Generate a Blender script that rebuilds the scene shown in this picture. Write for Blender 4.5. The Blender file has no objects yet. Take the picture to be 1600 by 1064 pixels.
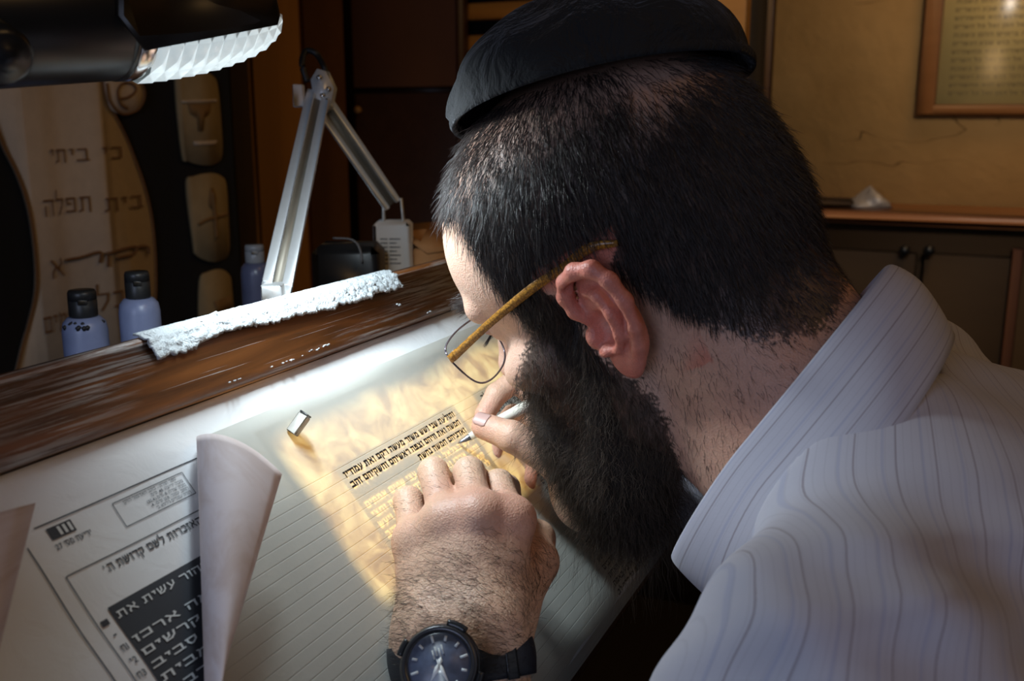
import bpy, math, random
import numpy as np
from mathutils import Vector, Matrix

SC = bpy.context.scene
COL = SC.collection
RNG = np.random.default_rng(7)
random.seed(7)

# ------------------------------------------------------------------ camera
FPX = 1560.0
PITCH = math.radians(12.5)
AZ = math.radians(24.4)
CAM = np.array([0.0, 0.0, 1.2])
_c, _s = math.cos(PITCH), math.sin(PITCH)
RIGHT = np.array([math.sin(AZ), -math.cos(AZ), 0.0])
FH = np.array([math.cos(AZ), math.sin(AZ), 0.0])
UPW = np.array([0.0, 0.0, 1.0])
CM = np.column_stack([RIGHT, FH * _s + UPW * _c, FH * _c - UPW * _s])   # camera axes: right, up, forward

cd = bpy.data.cameras.new('camera')
cam = bpy.data.objects.new('camera', cd)
COL.objects.link(cam)
cd.sensor_width = 36.0
cd.lens = 36.0 * FPX / 1600.0
cd.clip_start = 0.02
mw = Matrix.Identity(4)
for i in range(3):
    mw[i][0] = CM[i, 0]; mw[i][1] = CM[i, 1]; mw[i][2] = -CM[i, 2]; mw[i][3] = CAM[i]
cam.matrix_world = mw
cd.dof.use_dof = True
cd.dof.focus_distance = 0.60
cd.dof.aperture_fstop = 11.0
SC.camera = cam

# ------------------------------------------------------------------ world, room lights, exposure
world = bpy.data.worlds.new('room_air')
SC.world = world
world.use_nodes = True
world.node_tree.nodes['Background'].inputs[0].default_value = (0.9, 0.75, 0.6, 1)
world.node_tree.nodes['Background'].inputs[1].default_value = 0.010
SC.view_settings.view_transform = 'Standard'
SC.view_settings.look = 'None'
SC.view_settings.exposure = 0.0
SC.view_settings.gamma = 1.0
SC.view_settings.use_curve_mapping = False


def area_light(name, loc, target, size, size_y, energy, color, spread=180):
    l = bpy.data.lights.new(name, 'AREA')
    l.shape = 'RECTANGLE'; l.size = size; l.size_y = size_y
    l.energy = energy; l.color = color; l.spread = math.radians(spread)
    o = bpy.data.objects.new(name, l); COL.objects.link(o)
    o.location = loc
    d = Vector(target) - Vector(loc)
    o.rotation_euler = d.to_track_quat('-Z', 'Y').to_euler()
    return o


area_light('ceiling_light', (1.95, -0.35, 2.5), (2.5, -0.1, 0.9), 0.5, 0.5, 2.9, (1.0, 0.62, 0.28), 130)
area_light('ceiling_light', (0.45, -0.95, 2.35), (0.5, -0.1, 1.0), 0.5, 0.5, 2.6, (1.0, 0.58, 0.22))
area_light('cool_fill_light', (-0.92, 0.20, 1.34), (0.42, 0.08, 0.98), 0.6, 0.7, 4.7, (0.60, 0.71, 1.0))  # added cool fill from the viewer's left, with no window modelled

# ------------------------------------------------------------------ geometry of the place
E_ = math.radians(50)
DX = np.array([1.0, 0, 0]); DU = np.array([0, math.cos(E_), math.sin(E_)]); DN = np.cross(DX, DU)


def ray(x, y):
    return CM @ np.array([(x - 800) / FPX, (532 - y) / FPX, 1.0])


def at(x, y, d):
    return CAM + ray(x, y) * d


P1 = at(527, 755, 0.574)          # start of the written column on the sloping desk


def D(u, v, h=0.0):
    u = np.asarray(u, float); v = np.asarray(v, float); h = np.asarray(h, float)
    return P1 + u[..., None] * DX + v[..., None] * DU + h[..., None] * DN


def on_desk(x, y, h=0.0):
    r = ray(x, y)
    d = DN @ (P1 + DN * h - CAM) / (DN @ r)
    return CAM + r * d


def duv(x, y, h=0.0):
    q = on_desk(x, y, h) - P1
    return float(q @ DX), float(q @ DU)


def on_x(x, y, X):
    r = ray(x, y); return CAM + r * ((X - CAM[0]) / r[0])


def on_y(x, y, Y):
    r = ray(x, y); return CAM + r * ((Y - CAM[1]) / r[1])


# ------------------------------------------------------------------ object helpers
BASE = {}


def mesh_np(name, V, F, uv=None, col=None, smooth=True):
    """V (n,3) array, F list of index arrays (each (m,k)) or list of tuples."""
    me = bpy.data.meshes.new(name)
    V = np.ascontiguousarray(V, dtype=np.float32)
    if isinstance(F, np.ndarray): F = [F]
    if len(F) and isinstance(F[0], np.ndarray):
        loops = np.concatenate([f.ravel() for f in F]).astype(np.int32)
        sizes = np.concatenate([np.full(len(f), f.shape[1]) for f in F]).astype(np.int32)
    else:
        loops = np.array([i for f in F for i in f], dtype=np.int32)
        sizes = np.array([len(f) for f in F], dtype=np.int32)
    starts = np.concatenate([[0], np.cumsum(sizes)[:-1]]).astype(np.int32)
    me.vertices.add(len(V)); me.vertices.foreach_set('co', V.ravel())
    me.loops.add(len(loops)); me.loops.foreach_set('vertex_index', loops)
    me.polygons.add(len(sizes)); me.polygons.foreach_set('loop_start', starts)
    try:
        me.polygons.foreach_set('loop_total', sizes)
    except Exception:
        pass
    me.update(calc_edges=True)
    if smooth:
        me.polygons.foreach_set('use_smooth', np.ones(len(sizes), dtype=bool))
    if uv is not None:
        l = me.uv_layers.new(name='UVMap')
        l.data.foreach_set('uv', np.asarray(uv, dtype=np.float32)[loops].ravel())
    if col is not None:
        a = me.color_attributes.new('Col', 'FLOAT_COLOR', 'POINT')
        c = np.ones((len(V), 4), dtype=np.float32); c[:, :3] = col
        a.data.foreach_set('color', c.ravel())
    me.validate()
    return me


def tag(o, label=None, cat=None, group=None, kind=None):
    if label: o['label'] = label
    if cat: o['category'] = cat
    if group: o['group'] = group
    if kind: o['kind'] = kind
    return o


def thing(name, loc, label, cat, group=None, kind=None):
    o = bpy.data.objects.new(name, None)
    o.empty_display_size = 0.02
    COL.objects.link(o); o.location = loc
    BASE[o.name] = np.array(loc, float)
    return tag(o, label, cat, group, kind)


def build(name, V, F, mat, parent=None, label=None, cat=None, group=None, kind=None, uv=None, col=None, smooth=True, base=None):
    V = np.asarray(V, float)
    if parent is not None:
        b = BASE[parent.name]
    else:
        b = np.array(base if base is not None else [V[:, 0].mean(), V[:, 1].mean(), V[:, 2].min()])
    me = mesh_np(name, V - b, F, uv, col, smooth)
    o = bpy.data.objects.new(name, me)
    COL.objects.link(o)
    if mat is not None: me.materials.append(mat)
    if parent is not None: o.parent = parent
    else: o.location = b
    BASE[o.name] = b
    return tag(o, label, cat, group, kind)


class MB:
    """collects pieces of one part"""
    def __init__(s): s.V = []; s.F = []; s.n = 0
    def add(s, V, F):
        V = np.asarray(V, float)
        s.F += [tuple(i + s.n for i in f) for f in F]; s.V.append(V); s.n += len(V); return s
    def box(s, c, hx, hy, hz, ax=None, bev=0.0):
        ax = np.eye(3) if ax is None else np.asarray(ax, float)
        c = np.asarray(c, float)
        if bev <= 0:
            P = np.array([[x, y, z] for x in (-hx, hx) for y in (-hy, hy) for z in (-hz, hz)])
            F = [(0, 1, 3, 2), (4, 6, 7, 5), (0, 4, 5, 1), (2, 3, 7, 6), (0, 2, 6, 4), (1, 5, 7, 3)]
            return s.add(c + P @ ax, F)
        b = min(bev, hx * .9, hy * .9, hz * .9)
        P = []; idx = {}
        for x in (-1, 1):
            for y in (-1, 1):
                for z in (-1, 1):
                    for k in range(3):
                        q = [x * (hx - b), y * (hy - b), z * (hz - b)]
                        q[k] = (x, y, z)[k] * (hx, hy, hz)[k]
                        idx[(x, y, z, k)] = len(P); P.append(q)
        F = []
        I = lambda *a: idx[a]
        for k in range(3):
            a, b2 = [(1, 2), (0, 2), (0, 1)][k]
            for sg in (-1, 1):
                f = []
                for (p, q) in ((-1, -1), (1, -1), (1, 1), (-1, 1)):
                    t = [0, 0, 0]; t[k] = sg; t[a] = p; t[b2] = q
                    f.append(I(*t, k))
                F.append(tuple(f))
        for k in range(3):
            a, b2 = [(1, 2), (0, 2), (0, 1)][k]
            for p in (-1, 1):
                for q in (-1, 1):
                    t = [0, 0, 0]; t[a] = p; t[b2] = q
                    t0 = list(t); t0[k] = -1; t1 = list(t); t1[k] = 1
                    F.append((I(*t0, a), I(*t1, a), I(*t1, b2), I(*t0, b2)))
        for x in (-1, 1):
            for y in (-1, 1):
                for z in (-1, 1):
                    F.append((I(x, y, z, 0), I(x, y, z, 1), I(x, y, z, 2)))
        return s.add(c + np.array(P) @ ax, F)
    def bar(s, a, b, w, h, up=(0, 0, 1), bev=0.0):
        a = np.asarray(a, float); b = np.asarray(b, float)
        d = b - a; L = np.linalg.norm(d); d /= L
        up = np.asarray(up, float); y = np.cross(up, d); y /= np.linalg.norm(y); z = np.cross(d, y)
        return s.box((a + b) / 2, L / 2, w / 2, h / 2, np.array([d, y, z]), bev)
    def lathe(s, c, axis, prof, n=24, ref=(0.3, 0.5, 0.81), sx=1.0):
        """prof: list of (along, radius)"""
        c = np.asarray(c, float); a = np.asarray(axis, float); a = a / np.linalg.norm(a)
        e1 = np.cross(a, ref); e1 /= np.linalg.norm(e1); e2 = np.cross(a, e1)
        th = np.linspace(0, 2 * np.pi, n, endpoint=False)
        V = []
        for t, r in prof:
            V.append(c + a * t + r * (np.cos(th)[:, None] * e1 * sx + np.sin(th)[:, None] * e2))
        V = np.concatenate(V); F = []
        m = len(prof)
        for i in range(m - 1):
            for j in range(n):
                k = (j + 1) % n
                F.append((i * n + j, i * n + k, (i + 1) * n + k, (i + 1) * n + j))
        F.append(tuple(range(n))[::-1]); F.append(tuple((m - 1) * n + j for j in range(n)))
        return s.add(V, F)
    def tube(s, pts, r, n=8):
        pts = np.asarray(pts, float); m = len(pts)
        r = np.full(m, r) if np.isscalar(r) else np.asarray(r, float)
        T = np.gradient(pts, axis=0); T /= np.linalg.norm(T, axis=1)[:, None]
        ref = np.array([0.2, 0.3, 0.93])
        e1 = np.cross(T, ref); e1 /= np.linalg.norm(e1, axis=1)[:, None] + 1e-9; e2 = np.cross(T, e1)
        th = np.linspace(0, 2 * np.pi, n, endpoint=False)
        V = (pts[:, None] + r[:, None, None] * (np.cos(th)[None, :, None] * e1[:, None] + np.sin(th)[None, :, None] * e2[:, None])).reshape(-1, 3)
        F = [(i * n + j, i * n + (j + 1) % n, (i + 1) * n + (j + 1) % n, (i + 1) * n + j) for i in range(m - 1) for j in range(n)]
        F.append(tuple(range(n))[::-1]); F.append(tuple((m - 1) * n + j for j in range(n)))
        return s.add(V, F)
    def prism(s, poly, off):
        """poly (n,3) flat outline, extruded by vector off"""
        P = np.asarray(poly, float); n = len(P)
        V = np.concatenate([P, P + np.asarray(off, float)])
        F = [tuple(range(n))[::-1], tuple(range(n, 2 * n))] + [(i, (i + 1) % n, n + (i + 1) % n, n + i) for i in range(n)]
        return s.add(V, F)
    def build(s, name, mat, parent=None, **k):
        k.setdefault('smooth', False)
        return build(name, np.concatenate(s.V), s.F, mat, parent, **k)


def bezier(pts, n=24):
    """Catmull-Rom through the points"""
    P = np.asarray(pts, float)
    P = np.vstack([2 * P[0] - P[1], P, 2 * P[-1] - P[-2]])
    out = []
    m = len(P) - 3
    for i in range(m):
        t = np.linspace(0, 1, n, endpoint=(i == m - 1))[:, None]
        a, b, c, d = P[i:i + 4]
        out.append(.5 * (2 * b + (c - a) * t + (2 * a - 5 * b + 4 * c - d) * t ** 2 + (3 * b - a - 3 * c + d) * t ** 3))
    return np.concatenate(out)


def grid(fn, us, vs):
    """surface from fn(U,V)->(...,3); returns V,F,uv"""
    U, W = np.meshgrid(us, vs, indexing='ij')
    P = fn(U, W).reshape(-1, 3)
    a, b = len(us), len(vs)
    i, j = np.meshgrid(np.arange(a - 1), np.arange(b - 1), indexing='ij')
    q = (i * b + j).ravel()
    F = np.column_stack([q, q + b, q + b + 1, q + 1])
    return P, F, np.column_stack([U.ravel(), W.ravel()])


def solid_grid(fn, us, vs, thick):
    """grid with a back face, offset along its own normals"""
    P, F, uv = grid(fn, us, vs)
    a, b = len(us), len(vs)
    G = P.reshape(a, b, 3)
    n = np.cross(np.gradient(G, axis=0), np.gradient(G, axis=1)).reshape(-1, 3)
    n /= np.linalg.norm(n, axis=1)[:, None] + 1e-12
    Q = P - n * thick
    N = len(P)
    rim = [i * b for i in range(a)] + [(a - 1) * b + j for j in range(1, b)] + [i * b + b - 1 for i in range(a - 2, -1, -1)] + [j for j in range(b - 2, 0, -1)]
    rim = np.array(rim); nx = np.roll(rim, -1)
    FF = np.concatenate([F, F[:, ::-1] + N, np.column_stack([nx, rim, rim + N, nx + N])])
    return np.concatenate([P, Q]), FF, np.concatenate([uv, uv])


# ------------------------------------------------------------------ materials
class NT:
    def __init__(s, name):
        s.m = bpy.data.materials.new(name); s.m.use_nodes = True
        s.t = s.m.node_tree; s.b = s.t.nodes['Principled BSDF']; s.o = s.t.nodes['Material Output']
    def n(s, typ, **k):
        x = s.t.nodes.new(typ)
        for a, v in k.items(): setattr(x, a, v)
        return x
    def l(s, a, b): s.t.links.new(a, b)
    def val(s, x, v):
        if hasattr(v, 'is_linked') or isinstance(v, bpy.types.NodeSocket): s.l(v, x)
        else: x.default_value = v
    def math(s, op, a, b=0.0, clamp=False):
        x = s.n('ShaderNodeMath', operation=op); x.use_clamp = clamp
        s.val(x.inputs[0], a); s.val(x.inputs[1], b); return x.outputs[0]
    def mix(s, f, a, b):
        x = s.n('ShaderNodeMix', data_type='RGBA')
        s.val(x.inputs[0], f); s.val(x.inputs[6], a if isinstance(a, bpy.types.NodeSocket) else (*a, 1) if len(a) == 3 else a)
        s.val(x.inputs[7], b if isinstance(b, bpy.types.NodeSocket) else (*b, 1) if len(b) == 3 else b)
        return x.outputs[2]
    def noise(s, scale, vec=None, detail=4, rough=.5, dist=0.0):
        x = s.n('ShaderNodeTexNoise'); x.inputs['Scale'].default_value = scale; x.inputs['Detail'].default_value = detail
        x.inputs['Roughness'].default_value = rough; x.inputs['Distortion'].default_value = dist
        if vec is not None: s.l(vec, x.inputs['Vector'])
        return x.outputs['Fac']
    def ramp(s, f, *stops):
        x = s.n('ShaderNodeValToRGB')
        e = x.color_ramp.elements
        while len(e) < len(stops): e.new(0.5)
        for i, (p, c) in enumerate(stops):
            e[i].position = p; e[i].color = (*c, 1) if len(c) == 3 else c
        s.l(f, x.inputs[0]); return x.outputs[0]
    def mrange(s, v, a, b, c=0.0, d=1.0):
        x = s.n('ShaderNodeMapRange'); x.inputs[1].default_value = a; x.inputs[2].default_value = b
        x.inputs[3].default_value = c; x.inputs[4].default_value = d; s.l(v, x.inputs[0]); return x.outputs[0]
    def coord(s, which='Object', scale=(1, 1, 1), rot=(0, 0, 0)):
        c = s.n('ShaderNodeTexCoord'); m = s.n('ShaderNodeMapping')
        m.inputs['Scale'].default_value = scale; m.inputs['Rotation'].default_value = rot
        s.l(c.outputs[which], m.inputs[0]); return m.outputs[0]
    def bump(s, h, strength=.3, dist=.001):
        x = s.n('ShaderNodeBump'); x.inputs['Strength'].default_value = strength; x.inputs['Distance'].default_value = dist
        s.l(h, x.inputs['Height']); s.l(x.outputs[0], s.b.inputs['Normal']); return x
    def base(s, c):
        s.val(s.b.inputs['Base Color'], c if isinstance(c, bpy.types.NodeSocket) else (*c, 1)); return s
    def set(s, **k):
        for a, v in k.items(): s.b.inputs[a.replace('_', ' ')].default_value = v
        return s


def simple(name, c, rough=.5, metal=0.0, spread=.15, scale=40, bump=0.0, **k):
    t = NT(name)
    v = t.coord()
    f = t.noise(scale, v)
    lo = tuple(x * (1 - spread) for x in c); hi = tuple(min(1, x * (1 + spread)) for x in c)
    t.base(t.mix(f, lo, hi)).set(Roughness=rough, Metallic=metal)
    if bump: t.bump(t.noise(scale * 3, v), bump, .001)
    for a, x in k.items(): t.b.inputs[a.replace('_', ' ')].default_value = x
    return t.m


def wood(name, c1, c2, rough=.45, scale=(2, 30, 30), bump=.15):
    t = NT(name)
    v = t.coord(scale=scale)
    f = t.noise(1.0, v, 6, .6, .4)
    g = t.noise(4.0, v, 3)
    t.base(t.mix(t.math('ADD', t.math('MULTIPLY', f, .7), t.math('MULTIPLY', g, .3)), c1, c2)).set(Roughness=rough)
    t.bump(f, bump, .001)
    return t.m


M = {}
M['black_plastic'] = simple('black_plastic', (.012, .013, .015), .32)
M['cap_plastic'] = simple('cap_plastic', (.02, .021, .022), .38)
M['dark_visor'] = simple('dark_visor', (.02, .015, .011), .4)
M['chrome'] = simple('chrome', (.72, .70, .68), .18, 1.0, .05)
M['aluminium'] = simple('aluminium', (.78, .80, .80), .36, .35, .06, 200)
M['steel'] = simple('steel', (.32, .33, .36), .28, 1.0)
M['white_plastic'] = simple('white_plastic', (.62, .60, .58), .5, 0, .05)
M['black_cord'] = simple('black_cord', (.01, .01, .01), .5)
M['tape'] = simple('tape', (.50, .54, .56), .6, 0, .12, 260, 1.0)
M['cardboard'] = simple('cardboard', (.50, .25, .10), .8, 0, .1)
M['ink'] = simple('ink', (.012, .011, .013), .55)
M['print_ink'] = simple('print_ink', (.035, .04, .05), .7)
M['print_light'] = simple('print_light', (.70, .74, .74), .8)
M['printed_label'] = simple('printed_label', (.16, .15, .15), .7)

# worn dark wooden rail: grain along the rail, grey scuffs and scratches
t = NT('rail_wood')
v = t.coord(scale=(3.0, 60, 60))
g = t.noise(1.4, v, 7, .65, .6)
bc = t.mix(t.mrange(g, .3, .7), (.04, .015, .006), (.31, .11, .028))
big = t.noise(9.0, t.coord(scale=(.55, 2.2, 2.2)), 3)
streak = t.noise(2.6, t.coord(scale=(6, 210, 210)), 5, .7)
wear = t.math('MULTIPLY', t.mrange(big, .42, .55), t.mrange(streak, .48, .58), True)
scr = t.mrange(t.noise(1.0, t.coord(scale=(9, 900, 900)), 2), .665, .70)
wear = t.math('MAXIMUM', wear, t.math('MULTIPLY', scr, .8), True)
t.base(t.mix(t.math('MULTIPLY', wear, .75), bc, (.52, .54, .55))).set(Roughness=.40)
t.bump(t.math('ADD', t.math('MULTIPLY', g, .4), t.math('MULTIPLY', wear, .6)), .25, .001)
M['rail_wood'] = t.m

M['desk_wood'] = wood('desk_wood', (.03, .012, .006), (.09, .036, .014))
M['oak'] = wood('oak', (.38, .17, .035), (.58, .28, .065), .6, (30, 30, 2))
M['oak_flat'] = wood('oak_flat', (.36, .16, .032), (.50, .24, .055), .5, (30, 2, 30))
M['mahogany'] = wood('mahogany', (.055, .018, .009), (.12, .040, .018), .75, (30, 3, 3))
M['walnut'] = wood('walnut', (.034, .017, .006), (.06, .032, .012), .75, (20, 2, 20))
M['shelf_wood'] = wood('shelf_wood', (.30, .12, .05), (.45, .20, .09), .35, (20, 2, 20))
M['frame_wood'] = wood('frame_wood', (.15, .062, .02), (.25, .11, .04), .45, (20, 2, 20))
M['dark_slot'] = simple('dark_slot', (.008, .006, .005), .8)

t = NT('plaster')
v = t.coord()
n1 = t.noise(3.0, v, 6, .62); n2 = t.noise(14.0, v, 5, .6); cr = t.noise(2.2, t.coord(scale=(1, .55, 2.2)), 3, .5, 1.4)
crack = t.math('SUBTRACT', 1.0, t.mrange(t.math('ABSOLUTE', t.math('SUBTRACT', cr, .5)), 0, .006), True)
crack = t.math('MULTIPLY', crack, t.mrange(t.noise(2.7, v, 2), .54, .60), True)
bc = t.mix(t.mrange(n1, .3, .7), (.30, .165, .046), (.43, .25, .085))
bc = t.mix(t.math('MULTIPLY', n2, .35), bc, (.46, .29, .115))
t.base(t.mix(t.math('MULTIPLY', crack, .6), bc, (.18, .10, .03))).set(Roughness=.85)
t.bump(t.math('SUBTRACT', t.math('ADD', n1, t.math('MULTIPLY', n2, .3)), crack), .5, .02)
M['plaster'] = t.m
M['floor'] = wood('floor_wood', (.012, .008, .006), (.03, .019, .012), .7)
M['scrap'] = simple('scrap', (.42, .44, .45), .7)


def emit_mat(name, c, strength):
    t = NT(name)
    t.b.inputs['Emission Color'].default_value = (*c, 1)
    t.b.inputs['Emission Strength'].default_value = strength
    t.base(c).set(Roughness=.4)
    return t


# ------------------------------------------------------------------ lettering
# square Hebrew letters as pen strokes: width, then polylines in a box of height 1 (baseline 0)
GLYPH = {
 'א': (.86, [(.08, .96), (.80, .04)], [(.64, 1.0), (.70, .76), (.52, .48)], [(.12, .0), (.14, .3), (.34, .62)]),
 'ב': (.78, [(.08, .88), (.62, .88)], [(.62, .92), (.62, .12)], [(.0, .12), (.76, .12)]),
 'ג': (.50, [(.10, .88), (.42, .88)], [(.38, .9), (.42, .02)], [(.40, .34), (.08, .04)]),
 'ד': (.72, [(.0, .88), (.72, .88)], [(.58, .9), (.58, .0)]),
 'ה': (.76, [(.02, .88), (.70, .88)], [(.66, .9), (.66, .0)], [(.13, .56), (.12, .0)]),
 'ו': (.32, [(.04, .88), (.28, .88)], [(.22, .9), (.22, .0)]),
 'ז': (.38, [(.02, .88), (.36, .88)], [(.17, .86), (.20, .0)]),
 'ח': (.76, [(.06, .88), (.70, .88)], [(.66, .9), (.66, .0)], [(.12, .9), (.12, .0)]),
 'ט': (.76, [(.10, .96), (.10, .12)], [(.10, .12), (.66, .12)], [(.66, .12), (.66, .86), (.42, .88), (.40, .62)]),
 'י': (.32, [(.04, .88), (.28, .88)], [(.22, .88), (.20, .52)]),
 'כ': (.72, [(.05, .88), (.60, .88)], [(.60, .9), (.60, .1)], [(.05, .12), (.62, .12)]),
 'ך': (.68, [(.0, .88), (.66, .88)], [(.56, .9), (.56, -.36)]),
 'ל': (.68, [(.12, 1.42), (.10, .9)], [(.08, .88), (.62, .88)], [(.60, .88), (.56, .5), (.26, .0)]),
 'מ': (.82, [(.30, .84), (.52, .90), (.70, .72)], [(.70, .72), (.70, .12)], [(.72, .12), (.38, .12)], [(.10, 1.0), (.22, .76), (.06, .0)]),
 'ם': (.78, [(.06, .88), (.70, .88)], [(.68, .9), (.68, .1)], [(.10, .12), (.70, .12)], [(.13, .9), (.13, .1)]),
 'נ': (.48, [(.12, .88), (.42, .88)], [(.38, .9), (.38, .12)], [(.0, .12), (.44, .12)]),
 'ן': (.32, [(.04, .88), (.28, .88)], [(.22, .9), (.22, -.36)]),
 'ס': (.78, [(.04, .88), (.70, .88)], [(.68, .88), (.68, .42), (.42, .10), (.28, .12), (.12, .45), (.14, .88)]),
 'ע': (.72, [(.62, .98), (.58, .5), (.04, -.06)], [(.10, .98), (.30, .30)]),
 'פ': (.74, [(.08, .88), (.60, .88)], [(.62, .9), (.62, .1)], [(.02, .12), (.64, .12)], [(.12, .88), (.12, .56), (.36, .56)]),
 'ף': (.72, [(.08, .88), (.60, .88)], [(.60, .9), (.60, -.36)], [(.12, .88), (.12, .56), (.36, .56)]),
 'צ': (.74, [(.08, 1.0), (.62, .16)], [(.62, 1.0), (.42, .52)], [(.02, .12), (.68, .12)]),
 'ץ': (.66, [(.08, 1.0), (.36, .5)], [(.60, 1.0), (.36, .55), (.34, -.36)]),
 'ק': (.74, [(.04, .88), (.68, .88)], [(.64, .88), (.62, .46), (.42, .20)], [(.14, .52), (.14, -.36)]),
 'ר': (.68, [(.02, .88), (.56, .88)], [(.50, .90), (.60, .78), (.60, .0)]),
 'ש': (.88, [(.08, .98), (.16, .12)], [(.44, .98), (.40, .52), (.16, .30)], [(.80, .98), (.72, .40), (.46, .10)], [(.12, .10), (.52, .10)]),
 'ת': (.82, [(.08, .88), (.70, .88)], [(.68, .9), (.68, .0)], [(.20, .88), (.20, .14), (.0, .06)]),
}
_text_cache = {}


def glyph_geo(ch, bold):
    """one sign -> vertices, faces, advance; letter height 0.62"""
    hw_, vw_ = .13 + bold * 6.0, .11 + bold * 3.2
    if ch == ' ': return np.zeros((0, 3)), [], .42 * .62
    if ch in GLYPH:
        g_ = GLYPH[ch]; V = []; F = []
        for st_ in g_[1:]:
            for (x0, y0), (x1, y1) in zip(st_[:-1], st_[1:]):
                d = np.array([x1 - x0, y1 - y0]); L = np.hypot(*d); d /= L
                w = (hw_ * d[0] ** 2 + vw_ * d[1] ** 2) * .5
                n_ = np.array([-d[1], d[0]]) * w; e = d * w * .55
                p, q = np.array([x0, y0]) - e, np.array([x1, y1]) + e
                k = len(V)
                V += [p + n_, p - n_, q - n_ * .92, q + n_ * .92]; F.append((k, k + 1, k + 2, k + 3))
        V = np.array(V) * .62
        return np.column_stack([V, np.zeros(len(V))]), F, (g_[0] + .16) * .62
    c = bpy.data.curves.new('text', 'FONT'); c.body = ch; c.resolution_u = 2; c.offset = min(bold, .01)
    o = bpy.data.objects.new('text', c); COL.objects.link(o)
    dg = bpy.context.evaluated_depsgraph_get()
    me = bpy.data.meshes.new_from_object(o.evaluated_get(dg))
    V = np.zeros(len(me.vertices) * 3); me.vertices.foreach_get('co', V); V = V.reshape(-1, 3) * .86
    F = [tuple(p.vertices) for p in me.polygons]
    bpy.data.objects.remove(o); bpy.data.curves.remove(c); bpy.data.meshes.remove(me)
    if len(V): V[:, 0] -= V[:, 0].min() - .03
    return V, F, (V[:, 0].max() + .06 if len(V) else .2)


def text_geo(s, bold=0.0):
    """logical Hebrew string -> vertices (x right, y up) and faces, laid right to left"""
    key = (s, round(bold, 4))
    if key in _text_cache: return _text_cache[key]
    vis = s[::-1]
    out = ''; num = ''
    for ch in vis:                      # digits keep their reading order
        if ch.isdigit() or (ch == '.' and num): num = ch + num
        else:
            out += num; num = ''
            out += {'(': ')', ')': '('}.get(ch, ch)
    out += num
    x = 0.0; VV = []; FF = []; n = 0
    for ch in out:
        gk = ('', ch, round(bold, 4))
        if gk not in _text_cache: _text_cache[gk] = glyph_geo(ch, bold)
        V, F, adv = _text_cache[gk]
        if len(V):
            VV.append(V + np.array([x, 0, 0])); FF += [tuple(i + n for i in f) for f in F]; n += len(V)
        x += adv
    _text_cache[key] = (np.concatenate(VV), FF)
    return _text_cache[key]


def lay_text(mb, s, fn, u_right, v_base, height, width=None, bold=0.0, stretch=1.0):
    """right-aligned line ending at u_right; fn(x,y)->world"""
    V, F = text_geo(s, bold)
    if len(V) == 0: return
    x = V[:, 0] - V[:, 0].max(); y = V[:, 1]
    k = height / 0.62
    w = -x.min()
    kx = width / w if width else k * stretch
    mb.add(fn(u_right + x * kx, v_base + y * k), F)

# ================================================================== THE SETTING
WX = 2.60     # back wall
WY = 1.55     # side wall
m = MB().box((1.0, -0.4, -0.02), 2.2, 2.2, 0.02); m.build('floor', M['floor'], kind='structure', base=(1, -.4, 0))
m = MB().box((WX + .05, -0.4, 1.3), .05, 2.2, 1.3); m.build('wall_back', M['plaster'], kind='structure')
m = MB().box((1.0, WY + .05, 1.3), 1.55, .05, 1.3); m.build('wall_left', M['mahogany'], kind='structure')

# wooden posts of the alcove beside the curtain (on the side wall)
for px0, px1, mat, yy in ((366, 402, 'walnut', 1.30), (402, 482, 'oak', 1.34), (482, 548, 'frame_wood', 1.40)):
    a = on_y(px0, 300, yy); b = on_y(px1, 300, yy)
    m = MB().box(((a[0] + b[0]) / 2, (yy + WY) / 2, 1.3), abs(b[0] - a[0]) / 2 - .002, (WY - yy) / 2, 1.3, bev=.006)
    m.build('trim_%d' % (1 + (px0 > 366) + (px0 > 420)), M[mat], kind='structure')

# ---- dark cupboard, two stacked doors
CXp = 2.235
a = on_x(547, 60, CXp); b = on_x(714, 60, CXp)
y0, y1 = b[1], a[1]
zs = on_x(620, 141, CXp)[2]
cup = thing('cupboard', (CXp + .15, (y0 + y1) / 2, 0), 'dark mahogany cupboard standing behind the silver swing arm', 'cupboard')
MB().box((CXp + .042, (y0 + y1) / 2, 1.15), .020, (y1 - y0) / 2, 1.15).build('body', M['desk_wood'], cup)
d1 = MB().box((CXp + .01, (y0 + y1) / 2, (zs + 2.3) / 2), .01, (y1 - y0) / 2 - .003, (2.3 - zs) / 2 - .004, bev=.004).build('door', M['mahogany'], cup)
d2 = MB().box((CXp + .012, (y0 + y1) / 2, (zs + .08) / 2), .01, (y1 - y0) / 2 - .003, (zs - .08) / 2 - .005, bev=.004).build('door', M['desk_wood'], cup)
k = on_x(563, 172, CXp)
MB().lathe(k, (-1, 0, 0), [(-.002, .004), (.006, .004), (.008, .009), (.016, .010), (.021, .006)], 12).build('knob', M['oak'], d2, smooth=True)

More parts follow.
